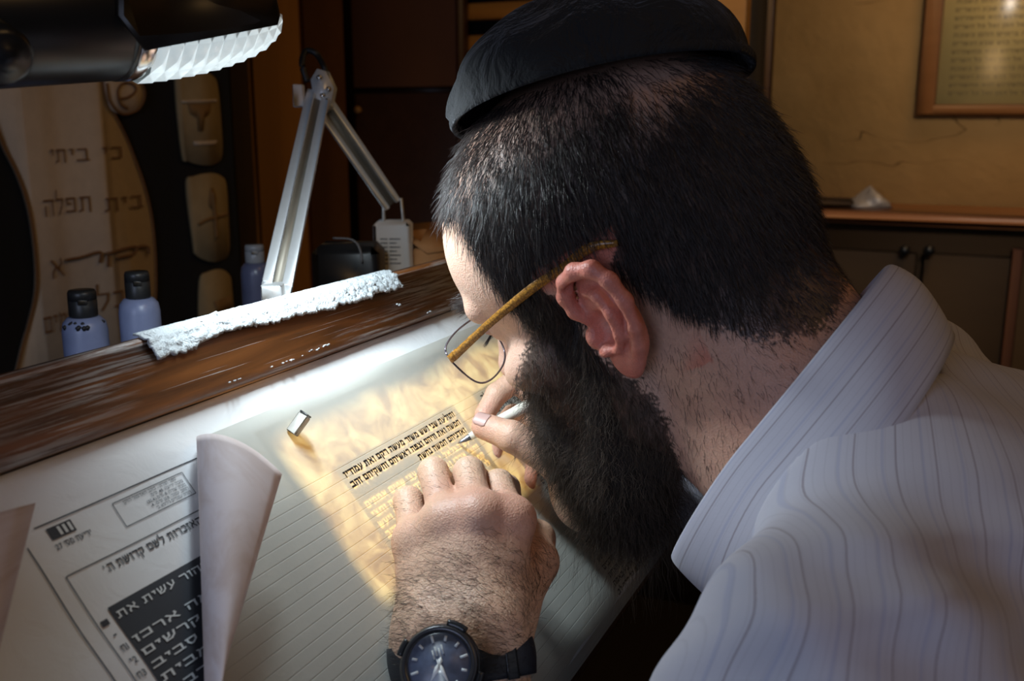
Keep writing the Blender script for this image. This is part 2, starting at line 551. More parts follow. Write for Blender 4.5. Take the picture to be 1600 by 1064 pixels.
# ---- slatted wooden unit behind the skull cap
SX = 2.30
a = on_x(715, 60, SX); b = on_x(1165, 60, SX)
sl = thing('slatted_unit', (SX + .1, (a[1] + b[1]) / 2, 0), 'honey-coloured wooden unit with dark horizontal slots behind the skull cap', 'furniture')
MB().box((SX + .14, (a[1] + b[1]) / 2, 1.15), .10, abs(a[1] - b[1]) / 2, 1.15).build('back_panel', M['dark_slot'], sl)
sr = on_x(1036, 60, SX)[1]
for i, (p0, p1) in enumerate(((-60, -42), (2, 30), (53, 80), (107, 135), (160, 205), (232, 262), (290, 330))):
    z1 = on_x(760, p0, SX)[2]; z0 = on_x(760, p1, SX)[2]
    MB().box((SX + .03, (a[1] + sr) / 2, (z0 + z1) / 2), .012, abs(a[1] - sr) / 2, abs(z1 - z0) / 2, bev=.003).build('slat', M['oak_flat'], sl)
p0 = on_x(1092, 12, SX); p1 = on_x(1112, 12, SX); pz = on_x(1100, 16, SX)[2]
MB().box((SX + .02, (a[1] + b[1]) / 2, .53), .022, abs(a[1] - b[1]) / 2, .53).build('shade_panel', M['walnut'], sl)  # added dark panel; the shade low behind the man is put into its colour
st = MB().box((SX + .02, (sr + b[1]) / 2, 1.70), .022, abs(sr - b[1]) / 2, .60, bev=.004).build('door', M['oak_flat'], sl)
MB().box((SX - .003, (p0[1] + p1[1]) / 2, pz + .15), .002, abs(p0[1] - p1[1]) / 2, .15).build('pane', simple('olive_glass', (.16, .14, .03), .3), st)
for px in (1040, 1085, 1118):
    g = on_x(px, 30, SX)
    MB().box((SX - .004, g[1], 1.7), .003, .0025, .58).build('beading', M['oak'], st)

# ---- narrow gilt framed panel on the back wall
a = on_x(1166, 40, WX); b = on_x(1212, 40, WX); zb = on_x(1190, 225, WX)[2]
fp = thing('narrow_panel', (WX - .02, (a[1] + b[1]) / 2, zb), 'narrow olive panel in a brown frame between slatted unit and plaster', 'panel')
w = abs(a[1] - b[1])
MB().box((WX - .006, (a[1] + b[1]) / 2, zb + .45), .004, w / 2, .45).build('backing', simple('olive_panel', (.22, .17, .03), .6, 0, .4, 60), fp)
MB().box((WX - .015, a[1] - w * .17, zb + .45), .013, w * .17, .45, bev=.004).build('frame_side', M['oak'], fp)
MB().box((WX - .015, b[1] + w * .24, zb + .45), .013, w * .24, .45, bev=.004).build('frame_side', M['desk_wood'], fp)

# ---- framed document
FXp = WX - .02
A = on_x(1430, 181, FXp); B = on_x(1700, 181, FXp); zt = on_x(1500, -170, FXp)[2]
fw = abs(on_x(1430, 150, FXp)[1] - on_x(1460, 150, FXp)[1])
fh_ = abs(on_x(1500, 181, FXp)[2] - on_x(1500, 163, FXp)[2])
yl, yr, zb = A[1], B[1], A[2]
fr = thing('framed_document', (FXp, (yl + yr) / 2, zb), 'brown wooden frame holding a yellowed page of writing on the plaster wall', 'picture')
cy = (yl + yr) / 2; hy = abs(yl - yr) / 2; hz = (zt - zb) / 2; cz = (zt + zb) / 2
MB().box((FXp + .006, cy, cz), .004, hy - .01, hz - .01).build('page', simple('old_page', (.62, .46, .17), .8, 0, .15, 12), fr)
for nm, c, s3 in (('frame_side', (FXp, yl - fw / 2, cz), (.014, fw / 2, hz)), ('frame_side', (FXp, yr + fw / 2, cz), (.014, fw / 2, hz)),
                  ('frame_rail', (FXp, cy, zb + fh_ / 2), (.0135, hy, fh_ / 2)), ('frame_rail', (FXp, cy, zt - fh_ / 2), (.0135, hy, fh_ / 2))):
    MB().box(c, *s3, bev=.004).build(nm, M['frame_wood'], fr)
mb = MB()
lines = ['ויאמר המלך אל המן ואל כל השרים', 'ויהי בימי אחשורוש הוא אחשורוש', 'המלך מהדו ועד כוש שבע ועשרים', 'ומאה מדינה בימים ההם כשבת']
fnp = lambda x, y: np.column_stack([np.full(len(x), FXp + .0015), -x, y])
rs = abs(on_x(1500, 100, FXp)[2] - on_x(1500, 113, FXp)[2])
z = zb + fh_ + rs * 1.1
i = 0
while z < zt - fh_ - rs:
    lay_text(mb, lines[i % 4], fnp, -(yr + fw * 1.4), z, rs * .42, width=abs(yl - yr) - fw * 3.0, bold=.01)
    z += rs; i += 1
mb.build('lettering', simple('faded_ink', (.15, .11, .05), .8), fr)
t = NT('glazing')
t.base((1, 1, 1)).set(Roughness=.16, IOR=1.45)
tr = t.n('ShaderNodeBsdfTransparent'); gl = t.n('ShaderNodeBsdfGlossy'); gl.inputs['Roughness'].default_value = .28
mx = t.n('ShaderNodeMixShader'); mx.inputs[0].default_value = .05
t.l(tr.outputs[0], mx.inputs[1]); t.l(gl.outputs[0], mx.inputs[2]); t.l(mx.outputs[0], t.o.inputs[0])
M['glazing'] = t.m
MB().box((FXp - .004, cy, cz), .001, hy - fw, hz - fh_).build('glass', M['glazing'], fr)
# unseen warm light added so that its reflection glares in that glass
g = on_x(1600, 8, FXp - .005); r = (g - CAM) / np.linalg.norm(g - CAM); r[0] = -r[0]
area_light('glare_light', tuple(g + r * 1.3), tuple(g), .16, .16, 1.2, (1.0, .86, .70), 90)

# ---- low cabinet with a ledge along the back wall
LX = 2.36
zt = on_x(1420, 331, LX)[2]; zl = on_x(1420, 352, LX)[2]
yA = on_x(1200, 340, LX)[1]; yB = on_x(1760, 340, LX)[1]
cb = thing('low_cabinet', (LX + .1, (yA + yB) / 2, 0), 'low dark wooden cabinet with a moulded ledge along the plaster wall', 'cabinet')
cyy = (yA + yB) / 2; hyy = abs(yA - yB) / 2
MB().box(((LX + WX) / 2 + .01, cyy, (zl - .004) / 2), (WX - LX) / 2 - .012, hyy, (zl - .004) / 2).build('body', M['walnut'], cb)
MB().box(((LX + WX) / 2 - .012, cyy, (zt + zl) / 2), (WX - LX) / 2 + .010, hyy + .01, (zt - zl) / 2, bev=.012).build('ledge', M['shelf_wood'], cb)
ys = [on_x(px, 450, LX)[1] for px in (1230, 1433, 1584, 1735)]
for i in range(3):
    dd = MB().box((LX + .012, (ys[i] + ys[i + 1]) / 2, zl / 2 - .01), .012, abs(ys[i] - ys[i + 1]) / 2 - .006, zl / 2 - .05, bev=.004).build('door', M['walnut'], cb)
    if i < 2:
        kk = on_x((1414, 1452)[i], 390, LX)
        MB().lathe(kk, (-1, 0, 0), [(-.012, .005), (.006, .005), (.009, .011), (.018, .012), (.024, .006)], 14).build('knob', M['black_plastic'], dd, smooth=True)
MB().box((LX + .004, ys[2], zl / 2 - .01), .012, .012, zl / 2 - .03, bev=.003).build('stile', M['mahogany'], cb)

# small things lying on the ledge
c = on_x(1357, 322, LX + .08); c[2] = zt
pts = []
N1, N2 = 16, 9
for i in range(N2):
    ph = i / (N2 - 1)
    for j in range(N1):
        th = 2 * math.pi * j / N1
        rr = .042 * (1 - ph ** 1.6) * (1 + .25 * math.sin(3 * th + 4 * ph) + .12 * random.uniform(-1, 1)) + .002
        pts.append(c + np.array([rr * math.cos(th) * .7, rr * math.sin(th), 0.046 * ph + .005 * math.sin(2 * th) * ph]))
F = [(i * N1 + j, i * N1 + (j + 1) % N1, (i + 1) * N1 + (j + 1) % N1, (i + 1) * N1 + j) for i in range(N2 - 1) for j in range(N1)]
F += [tuple(range(N1))[::-1], tuple((N2 - 1) * N1 + j for j in range(N1))]
build('crumpled_wrapper', pts, F, simple('grey_foil', (.34, .31, .30), .4, .2), label='small crumpled grey wrapper lying on the cabinet ledge', cat='wrapper', smooth=False, base=c)
c = on_x(1302, 320, LX + .09); c[2] = zt
MB().box(c + np.array([0, 0, .009]), .04, .05, .009, bev=.006).build('eyeglass_case', M['walnut'], label='flat dark brown case lying on the cabinet ledge behind the neck', cat='case', base=c)

# ================================================================== ARK CURTAIN
CYp = 1.24


def cur_wave(x):
    return .004 * np.sin(x * 30) + .0025 * np.sin(x * 57 + 1.0) + .0006 * np.sin(x * 133 + .4)


def curtain_pt(px, py, lift=0.0):
    p = on_y(px, py, CYp)
    p = p.copy(); p[1] = CYp + cur_wave(p[0]) - lift
    return p


xa = on_y(-90, 300, CYp)[0]; xb = on_y(366, 300, CYp)[0]
cur = thing('ark_curtain', ((xa + xb) / 2, CYp, .3), 'black velvet ark curtain with cream scroll and plaques behind the bottles', 'curtain')
t = NT('black_velvet'); t.base((.006, .0065, .0075)).set(Roughness=.85)
t.b.inputs['Sheen Weight'].default_value = .12; t.b.inputs['Sheen Tint'].default_value = (.2, .3, .35, 1)
M['velvet'] = t.m
P, F, uv = solid_grid(lambda U, W: np.stack([U, CYp + cur_wave(U), W], -1), np.linspace(xa, xb, 120), np.linspace(.3, 2.2, 12), -.004)
build('velvet', P, F, M['velvet'], cur)


def applique(name, outline, mat, lift, thick=.004, n=4, parent=cur):
    """flat cloth piece following the curtain's folds; outline in picture points on the curtain plane"""
    import bmesh
    pts = [on_y(x, y, CYp) for x, y in outline]
    bm = bmesh.new()
    vs = [bm.verts.new((p[0], 0, p[2])) for p in pts]
    f = bm.faces.new(vs)
    if f.normal.y > 0: f.normal_flip()
    xs = [p[0] for p in pts]
    for x in np.arange(min(xs) + .012, max(xs), .012):
        bmesh.ops.bisect_plane(bm, geom=bm.verts[:] + bm.edges[:] + bm.faces[:], plane_co=(x, 0, 0), plane_no=(1, 0, 0))
    r = bmesh.ops.extrude_face_region(bm, geom=bm.faces[:])
    for e in r['geom']:
        if isinstance(e, bmesh.types.BMVert): e.co.y -= thick
    bmesh.ops.recalc_face_normals(bm, faces=bm.faces[:])
    V = np.array([[q.co.x, CYp + cur_wave(q.co.x) - lift + q.co.y, q.co.z] for q in bm.verts])
    bm.verts.index_update()
    F = [tuple(q.index for q in ff.verts) for ff in bm.faces]
    bm.free()
    return build(name, V, F, mat, parent, smooth=False)


def smooth_poly(pts, n=8):
    P = np.array(pts + [pts[0]], float)
    P3 = np.column_stack([P, np.zeros(len(P))])
    Q = np.vstack([P3[-2], P3, P3[1]])
    out = []
    for i in range(len(P) - 1):
        a, b, c, d = Q[i:i + 4]
        for t_ in np.linspace(0, 1, n, endpoint=False):
            out.append(.5 * (2 * b + (c - a) * t_ + (2 * a - 5 * b + 4 * c - d) * t_ ** 2 + (3 * b - a - 3 * c + d) * t_ ** 3))
    return [tuple(q[:2]) for q in out]


M['cream_cloth'] = simple('cream_cloth', (.74, .60, .43), .8, 0, .10, 60, .2)
M['tan_cloth'] = simple('tan_cloth', (.44, .33, .17), .8, 0, .18, 40, .2)
M['brown_thread'] = simple('brown_thread', (.24, .115, .04), .75)
M['gold_thread'] = simple('gold_thread', (.30, .17, .06), .7)
left = [(-60, 40), (-30, 160), (-4, 225), (18, 270), (36, 325), (46, 390), (48, 450), (38, 505), (24, 552), (0, 640)]
right = [(215, 640), (222, 560), (234, 480), (236, 420), (231, 350), (218, 290), (196, 228), (172, 182), (152, 140), (140, 40)]
scr = applique('scroll_applique', bezier([(x, y, 0) for x, y in left], 6)[:, :2].tolist() + bezier([(x, y, 0) for x, y in right], 6)[:, :2].tolist(), M['cream_cloth'], .004)
applique('scroll_curl', smooth_poly([(152, 122), (180, 118), (206, 122), (214, 148), (206, 172), (178, 178), (160, 166)]), M['cream_cloth'], .010)


def thread(name, pts, r, mat, lift=.012, parent=cur):
    q = bezier([(x, y, 0) for x, y in pts], 8)
    MB().tube([curtain_pt(x, y, lift) for x, y, _ in q], r, 6).build(name, mat, parent, smooth=True)


thread('piping', left, .0026, M['brown_thread'], .009)
thread('piping', right, .0022, M['brown_thread'], .009)
thread('piping', [(152, 130), (158, 160), (178, 178), (203, 172), (214, 148), (207, 124)], .002, M['brown_thread'], .015)
thread('embroidery', [(170, 155), (188, 152), (200, 142), (196, 132), (180, 130), (170, 142), (174, 162), (186, 170)], .002, M['brown_thread'], .016)


def cur_text(s, xr, yb, h_px, w_px, bold=-.003):
    pr = on_y(xr, yb, CYp); pt = on_y(xr, yb - h_px, CYp); plf = on_y(xr - w_px, yb, CYp)
    fn = lambda x, y: np.column_stack([x, CYp + cur_wave(x) - .0115, y])
    let = MB(); lay_text(let, s, fn, pr[0], pr[2], pt[2] - pr[2], width=abs(pr[0] - plf[0]), bold=bold); let.build('embroidered_word', M['brown_thread'], cur)


cur_text('כי', 181, 248, 21, 32); cur_text('ביתי', 132, 252, 22, 60)
cur_text('בית', 217, 324, 22, 66); cur_text('תפלה', 135, 330, 26, 76)
cur_text('א', 95, 430, 28, 24)
cur_text('לכל', 205, 473, 28, 60)
cur_text('העמים', 130, 506, 28, 72)
thread('embroidery', [(205, 386), (212, 384), (222, 386), (223, 396)], .0025, M['brown_thread'], .013)
thread('embroidery', [(153, 396), (190, 386), (202, 386), (198, 396), (170, 402)], .0025, M['brown_thread'], .013)
thread('embroidery', [(157, 398), (157, 416)], .0025, M['brown_thread'], .013)
thread('embroidery', [(96, 406), (120, 402), (146, 394), (147, 410)], .0025, M['brown_thread'], .013)
plq = [[(270, 126), (280, 116), (305, 112), (326, 120), (333, 138), (338, 190), (340, 240), (330, 255), (308, 258), (288, 252), (280, 240)],
       [(286, 288), (296, 275), (320, 270), (340, 276), (347, 292), (350, 340), (351, 392), (338, 406), (318, 408), (300, 398), (296, 380)],
       [(305, 440), (316, 424), (336, 420), (350, 428), (355, 446), (357, 520), (330, 540), (308, 525)]]
for i, o_ in enumerate(plq):
    applique('plaque', smooth_poly(o_, 4), M['tan_cloth'], .005, .006).__setitem__('label', ('cream cloth plaque with a stitched goblet', 'cream cloth plaque with a stitched branch', 'cream cloth plaque cut off by the desk rail')[i])
applique('goblet_emblem', [(284, 162), (319, 162), (315, 178), (306, 184), (304, 205), (298, 205), (297, 184), (288, 178)], M['gold_thread'], .0115, .002)
applique('goblet_emblem', [(292, 221), (330, 219), (328, 226), (293, 227)], M['cream_cloth'], .0115, .002)
applique('goblet_emblem', [(276, 157), (329, 155), (329, 159), (276, 161)], M['cream_cloth'], .0115, .002)
thread('branch_emblem', [(319, 300), (322, 330), (326, 372)], .004, M['gold_thread'], .013)
thread('branch_emblem', [(300, 350), (312, 342), (330, 338), (346, 334)], .003, M['gold_thread'], .013)
applique('flame_emblem', smooth_poly([(318, 292), (326, 310), (322, 326), (314, 318)], 4), M['gold_thread'], .0115, .002)
applique('base_emblem', [(322, 470), (352, 462), (354, 480), (330, 492)], M['gold_thread'], .0115, .002)

# ================================================================== WRITING DESK
VB = -0.185          # lower edge of the slope
VR0, VR1 = 0.0735, 0.1130
UL, UR = -0.42, 0.62
RH = 0.011           # the rail stands proud of the slope
TBL = 0.965          # level top behind the rail
desk = thing('writing_desk', tuple(D(.1, VB, -.02)), 'sloping dark wooden writing desk with a worn rail along its top', 'desk')


def slab(name, u0, u1, v0, v1, h0, h1, mat, parent, bev=.0):
    c = D((u0 + u1) / 2, (v0 + v1) / 2, (h0 + h1) / 2)
    return MB().box(c, (u1 - u0) / 2, (v1 - v0) / 2, (h1 - h0) / 2, np.array([DX, DU, DN]), bev).build(name, mat, parent)


slab('slope_board', UL, UR, VB, VR1, -.020, 0, M['desk_wood'], desk, .003)
rail = slab('rail', UL, UR, VR0, VR1, .0002, RH, M['rail_wood'], desk, .0025)
# round nosing along the rail's top edge
MB().tube([D(u, VR1 - .0012, RH - .003) for u in np.linspace(UL, UR, 20)], .0036, 10).build('rail_nosing', M['rail_wood'], desk, smooth=True)
yR = D(0, VR1, 0)[1]; zR = D(0, VR1, 0)[2]
MB().box((P1[0] + (UL + UR) / 2, (yR + .71) / 2 + .01, TBL - .012), (UR - UL) / 2 + .15, (.71 - yR) / 2, .012, bev=.003).build('level_top', M['desk_wood'], desk)
MB().box((P1[0] + (UL + UR) / 2, yR + .012, (TBL + zR) / 2 - .012), (UR - UL) / 2, .010, (zR - TBL) / 2 + .012).build('back_board', M['desk_wood'], desk)
for u in (UL + .03, UR - .03):
    for y in (yR + .05, .68):
        MB().box((P1[0] + u, y, TBL / 2 - .012), .022, .022, TBL / 2 - .012, bev=.003).build('leg', M['desk_wood'], desk)
    a = D(u, VB + .02, -.02)
    MB().bar(a, (a[0], yR + .05, .80), .03, .03, up=(1, 0, 0)).build('side_brace', M['desk_wood'], desk)

# torn white tape over the rail's edge
us = np.linspace(duv(213, 520, RH)[0], duv(612, 430, RH)[0], 150)
rg = np.cumsum(RNG.normal(0, .0006, 150)); rg -= np.linspace(rg[0], rg[-1], 150)
rg2 = RNG.normal(0, .0005, 150)
ws = np.linspace(0, 1, 16)
nz = RNG.normal(0, 1, (150, 16))
nz = (nz + np.roll(nz, 1, 0) + np.roll(nz, 1, 1) + np.roll(nz, -1, 0)) / 2


def tape_fn(U, W):
    i = np.clip(np.searchsorted(us, U), 0, 149); j = np.clip((W * 15).round().astype(int), 0, 15)
    wid = .0185 + rg[i] * .8 + rg2[i]
    v = VR1 + .005 - W * wid
    hh = np.where(v > VR1 - .002, RH - (v - VR1 + .002) * .6, RH) + .0012 + np.abs(nz[i, j]) * .0011 * (W < .95) * (W > .02)
    return D(U, v, hh)


P, F, uv = solid_grid(tape_fn, us, ws, .0011)
build('tape_strip', P, F, M['tape'], desk, smooth=False, label='torn white tape stuck along the rail edge')
# scraps of tape and glue left on the rail
for (x, y, n_, ln, wd) in ((368, 598, 5, .010, .003), (470, 556, 14, .06, .0020), (620, 478, 5, .010, .0018), (672, 490, 4, .006, .003)):
    u0, v0 = duv(x, y, RH)
    mb = MB()
    for k in range(n_):
        uu = u0 + random.uniform(-.5, .5) * ln; vv = min(max(v0 + random.uniform(-.6, .6) * wd, VR0 + .002), VR1 - .004)
        r_ = random.uniform(.0005, .0014)
        a_ = np.linspace(0, 2 * math.pi, 7, endpoint=False)
        rr = r_ * RNG.uniform(.4, 1.0, 7)
        mb.prism(D(uu + rr * np.cos(a_) * 1.8, vv + rr * np.sin(a_) * .7, np.full(7, RH + .0001)), DN * .0004)
    mb.build('tape_scrap', M['scrap'], desk)

# ================================================================== SHEETS ON THE SLOPE
def paper_wave(u, v):
    return .0006 * np.sin(u * 60 + v * 25) + .0005 * np.sin(v * 80 - u * 20) + .0004 * np.exp(-((u + .19) / .05) ** 2) * np.sin(v * 110 + u * 40)


t = NT('printed_paper')
uvn = t.coord('UV')
bc = t.mix(t.noise(25, uvn, 4), (.78, .81, .83), (.86, .87, .87))
t.base(bc).set(Roughness=.6)
t.bump(t.noise(45, uvn, 5, .6, 1.0), .35, .0015)
M['paper'] = t.m
SHH = .0012
ps = thing('printed_sheet', tuple(D(-.12, VB + .01, SHH)), 'large white printed copy sheet lying under the parchment at left', 'paper')
sheet_fn = lambda U, W: D(U, W, SHH + .0018 + paper_wave(U, W) * np.clip((VR0 - W) / .02, 0.15, 1))
P, F, uv = solid_grid(sheet_fn, np.linspace(-.40, .50, 120), np.linspace(VB + .012, VR0 - .0005, 50), .0003)
build('sheet', P, F, M['paper'], ps, uv=uv)


def on_sheet(x, y, lift=.0004):
    return D(x, y, SHH + .0018 + lift + paper_wave(x, y) * np.clip((VR0 - y) / .02, 0.15, 1))


def strip(mb, u0, v0, u1, v1, w, fn=on_sheet, n=24, lift=.0004):
    u = np.linspace(u0, u1, n); v = np.linspace(v0, v1, n)
    d = np.array([u1 - u0, v1 - v0]); d /= np.linalg.norm(d); q = np.array([-d[1], d[0]]) * w / 2
    V = np.concatenate([fn(u + q[0], v + q[1], lift), fn(u - q[0], v - q[1], lift)])
    mb.add(V, [(i, i + 1, n + i + 1, n + i) for i in range(n - 1)])


def patch(mb, u0, u1, v0, v1, fn=on_sheet, n=20, lift=.0004):
    P, F, _ = grid(lambda U, W: fn(U, W, lift), np.linspace(u0, u1, n), np.linspace(v0, v1, n))
    mb.add(P, [tuple(f) for f in F])


mb = MB()
strip(mb, -.1803, .0460, .46, .0460, .0006)                 # top rule
strip(mb, -.1880, .0395, -.1880, VB + .02, .0006)          # outer vertical
strip(mb, -.1800, .0217, -.02, .0217, .0005)                # inner frame
strip(mb, -.1803, .0217, -.1803, VB + .02, .0005)
for a, b in (((-.1398, .0424), (-.0958, .0424)), ((-.0958, .0424), (-.0958, .0300)), ((-.0958, .0300), (-.1398, .0300)), ((-.1398, .0300), (-.1398, .0424))):
    strip(mb, *a, *b, .0004)
mb.build('ruled_border', M['print_ink'], ps)
mb = MB()
u0, u1, v0, v1 = -.1758, -.1628, .0381, .0438
patch(mb, u0, u1, v0, v1, n=6)
mb.build('emblem', M['print_ink'], ps)
mb = MB()
for k in range(3):
    a = u0 + .0048 + k * .0028
    patch(mb, a, a + .0015, v0 + .0008, v1 - .0008, n=4, lift=.0006)
mb.build('emblem_bars', M['print_light'], ps)
fs = lambda x, y: on_sheet(x, y)


def line_part(parent, mat, s_, fn, ur, vb, ht, copies=((0, 0),), label=None, **k):
    """one written or printed line, a part of its sheet"""
    m_ = MB()
    for du, dv in copies: lay_text(m_, s_, fn, ur + du, vb + dv, ht, **k)
    return m_.build('text_line', mat, parent, label=label)


line_part(ps, M['print_ink'], "יריעה מס' 27", fs, -.1570, .0335, .0026, width=.0195, bold=.012)
for i, (s_, vv) in enumerate((('ספר תורה - כתב האדמור הזקן', .0400), ('גובה יריעה: 48 ס"מ', .0377), ('גובה שורה: 8 מ"מ (33.4)', .0354), ('רוחב עמוד: 13.8 ס"מ -4-', .0332), ("רמ\"ה עמודים גירסא ב'", .0310))):
    line_part(ps, M['print_ink'], s_, fs, (-.1015, -.0985, -.0982, -.0980, -.0980)[i], vv, .0016, width=(.0330, .0205, .0250, .0245, .0220)[i], bold=.004)
line_part(ps, M['print_ink'], "ספירת האזכרות לשם קדושת ה.'", fs, -.0850, .0153, .0036, width=.0775, bold=.014)
for s_, vv in (('1ח', -.0175), ('2י', -.0240), ('3ח', -.0305)):
    line_part(ps, M['print_ink'], s_, fs, -.1740, vv, .0030, bold=.01)
mb = MB(); strip(mb, -.1768, -.0095, -.1752, -.0095, .0007, n=3); mb.build('margin_mark', M['print_ink'], ps)
mb = MB(); patch(mb, -.1785, -.1748, -.0045, -.0018, n=4); mb.build('margin_mark', M['print_ink'], ps)
mb = MB()
patch(mb, -.1718, -.02, VB + .03, .0019, n=30)
mb.build('black_block', M['print_ink'], ps)
fb = lambda x, y: on_sheet(x, y, .0007)
for i, s_ in enumerate(('מים זהב טהור עשית את', 'אתים אמה ארכו', 'חצי רחבו קרשים', 'וצפית אתו סביב', 'זהב טהור מבית', 'ויצקת לו ארבע', 'ונתתה על פעמתיו', 'שתי טבעת על צלעו')):
    line_part(ps, M['print_light'], s_, fb, -.0800, (-.0045, -.0170, -.0237, -.0304, -.0371, -.0438, -.0505, -.0572)[i], .0032, width=.0905, bold=.012)

# ---- copy sheet: the desk's underlight is put in as its own emission
H_GL = .00565
gs = thing('backlit_copy_sheet', tuple(D(.1, -.06, H_GL)), 'copy sheet glowing amber through the parchment around the written lines', 'paper')
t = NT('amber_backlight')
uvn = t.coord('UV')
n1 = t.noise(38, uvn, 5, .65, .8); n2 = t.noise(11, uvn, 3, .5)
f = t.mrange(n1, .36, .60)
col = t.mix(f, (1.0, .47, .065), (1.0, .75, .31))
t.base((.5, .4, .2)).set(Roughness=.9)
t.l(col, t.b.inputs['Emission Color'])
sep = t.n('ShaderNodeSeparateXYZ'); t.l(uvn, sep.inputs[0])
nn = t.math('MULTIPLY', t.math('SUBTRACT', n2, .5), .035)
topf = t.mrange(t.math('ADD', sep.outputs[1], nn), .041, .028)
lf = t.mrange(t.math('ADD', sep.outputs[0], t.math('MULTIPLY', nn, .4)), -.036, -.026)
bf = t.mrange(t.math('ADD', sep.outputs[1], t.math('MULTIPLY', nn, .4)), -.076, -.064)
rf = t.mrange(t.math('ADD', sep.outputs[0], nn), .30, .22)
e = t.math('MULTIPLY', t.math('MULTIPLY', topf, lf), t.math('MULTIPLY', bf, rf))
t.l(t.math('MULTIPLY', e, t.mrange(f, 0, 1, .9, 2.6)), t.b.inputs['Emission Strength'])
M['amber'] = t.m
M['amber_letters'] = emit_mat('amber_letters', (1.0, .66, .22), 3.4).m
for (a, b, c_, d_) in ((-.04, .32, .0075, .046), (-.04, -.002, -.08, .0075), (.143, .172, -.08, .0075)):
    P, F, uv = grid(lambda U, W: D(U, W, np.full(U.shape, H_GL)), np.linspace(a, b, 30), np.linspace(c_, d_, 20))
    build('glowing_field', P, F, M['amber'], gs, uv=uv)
mb = MB()
fg = lambda x, y: D(x, y, np.full(np.shape(x), H_GL))
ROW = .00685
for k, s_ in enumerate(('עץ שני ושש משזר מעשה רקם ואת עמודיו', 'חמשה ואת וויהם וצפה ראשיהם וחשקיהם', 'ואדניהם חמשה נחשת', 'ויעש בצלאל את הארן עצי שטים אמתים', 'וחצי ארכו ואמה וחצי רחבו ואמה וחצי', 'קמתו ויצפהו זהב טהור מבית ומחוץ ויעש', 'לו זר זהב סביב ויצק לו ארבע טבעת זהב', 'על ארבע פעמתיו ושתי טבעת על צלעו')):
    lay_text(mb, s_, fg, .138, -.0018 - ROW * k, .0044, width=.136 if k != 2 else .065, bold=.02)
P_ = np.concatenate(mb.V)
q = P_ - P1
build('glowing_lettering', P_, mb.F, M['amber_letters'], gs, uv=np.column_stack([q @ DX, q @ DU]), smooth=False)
mb = MB()
lay_text(mb, '9', lambda x, y: D(x, y, np.full(np.shape(x), H_GL + .0001)), -.0360, -.0545, .0030)
lay_text(mb, '10', lambda x, y: D(x, y, np.full(np.shape(x), H_GL + .0001)), -.0330, -.0615, .0034)
mb.build('row_numbers', M['print_ink'], gs)

# ---- parchment with ruled lines
t = NT('parchment')
uvn = t.coord('UV')
sep = t.n('ShaderNodeSeparateXYZ'); t.l(uvn, sep.inputs[0])
ph = t.math('FRACT', t.math('DIVIDE', t.math('ADD', sep.outputs[1], .0110 + ROW * 50), ROW))
ln = t.math('SUBTRACT', 1.0, t.mrange(t.math('ABSOLUTE', t.math('SUBTRACT', ph, .5)), .0, .055), True)
region = t.math('MULTIPLY', t.mrange(sep.outputs[1], .0075, .0070), 1.0)
ln = t.math('MULTIPLY', ln, region)
n1 = t.noise(20, uvn, 5, .6); n2 = t.noise(220, uvn, 3, .6)
bc = t.mix(n1, (.60, .60, .55), (.67, .67, .62))
bc = t.mix(t.math('MULTIPLY', ln, .30), bc, (.34, .33, .29))
df = t.n('ShaderNodeBsdfDiffuse'); tl = t.n('ShaderNodeBsdfTranslucent')
t.base(bc).set(Roughness=.55)
t.l(bc, tl.inputs[0])
bp = t.n('ShaderNodeBump'); bp.inputs['Strength'].default_value = .35; bp.inputs['Distance'].default_value = .0006
t.l(t.math('SUBTRACT', t.math('MULTIPLY', n2, .5), ln), bp.inputs['Height']); t.l(bp.outputs[0], t.b.inputs['Normal'])
mx = t.n('ShaderNodeMixShader'); mx.inputs[0].default_value = .38
t.l(t.b.outputs[0], mx.inputs[1]); t.l(tl.outputs[0], mx.inputs[2]); t.l(mx.outputs[0], t.o.inputs[0])
M['parchment'] = t.m
t = NT('parchment_underside')
uvn = t.coord('UV')
st = t.mrange(t.noise(1.0, t.coord('UV', scale=(5, 2.0, 1)), 5, .6, .5), .42, .60)
t.base(t.mix(t.math('MULTIPLY', st, .55), (.74, .66, .66), (.55, .42, .36))).set(Roughness=.7)
M['parchment_back'] = t.m
H_P = .0060
PT = .0543                                  # top edge
pc = thing('parchment', tuple(D(.1, VB, H_P)), 'ruled cream parchment with black square lettering under the writer\'s hands', 'parchment')


def fold_u(v):                               # where the sheet leaves the slope and curls over
    return -.0765 + (v - PT) * .745


def parch_fn(S, W):
    # S 0..1 from curl line to the right end; lower edge droops over the desk's edge
    u = fold_u(W) + .006 + S * (.52 - fold_u(W))
    over = np.clip(-(W + .155), 0, 1)
    h = H_P + .0000 * np.sin(u * 50) * np.clip((.03 - W) / .03, 0, 1) - over * over * 9.0
    return D(u, W, h)


ss = np.linspace(0, 1, 90); wv = np.linspace(VB + .004, PT, 80)
P, F, _ = grid(parch_fn, ss, wv)
q = P - P1
build('sheet', P, F, M['parchment'], pc, uv=np.column_stack([q @ DX, q @ DU]))


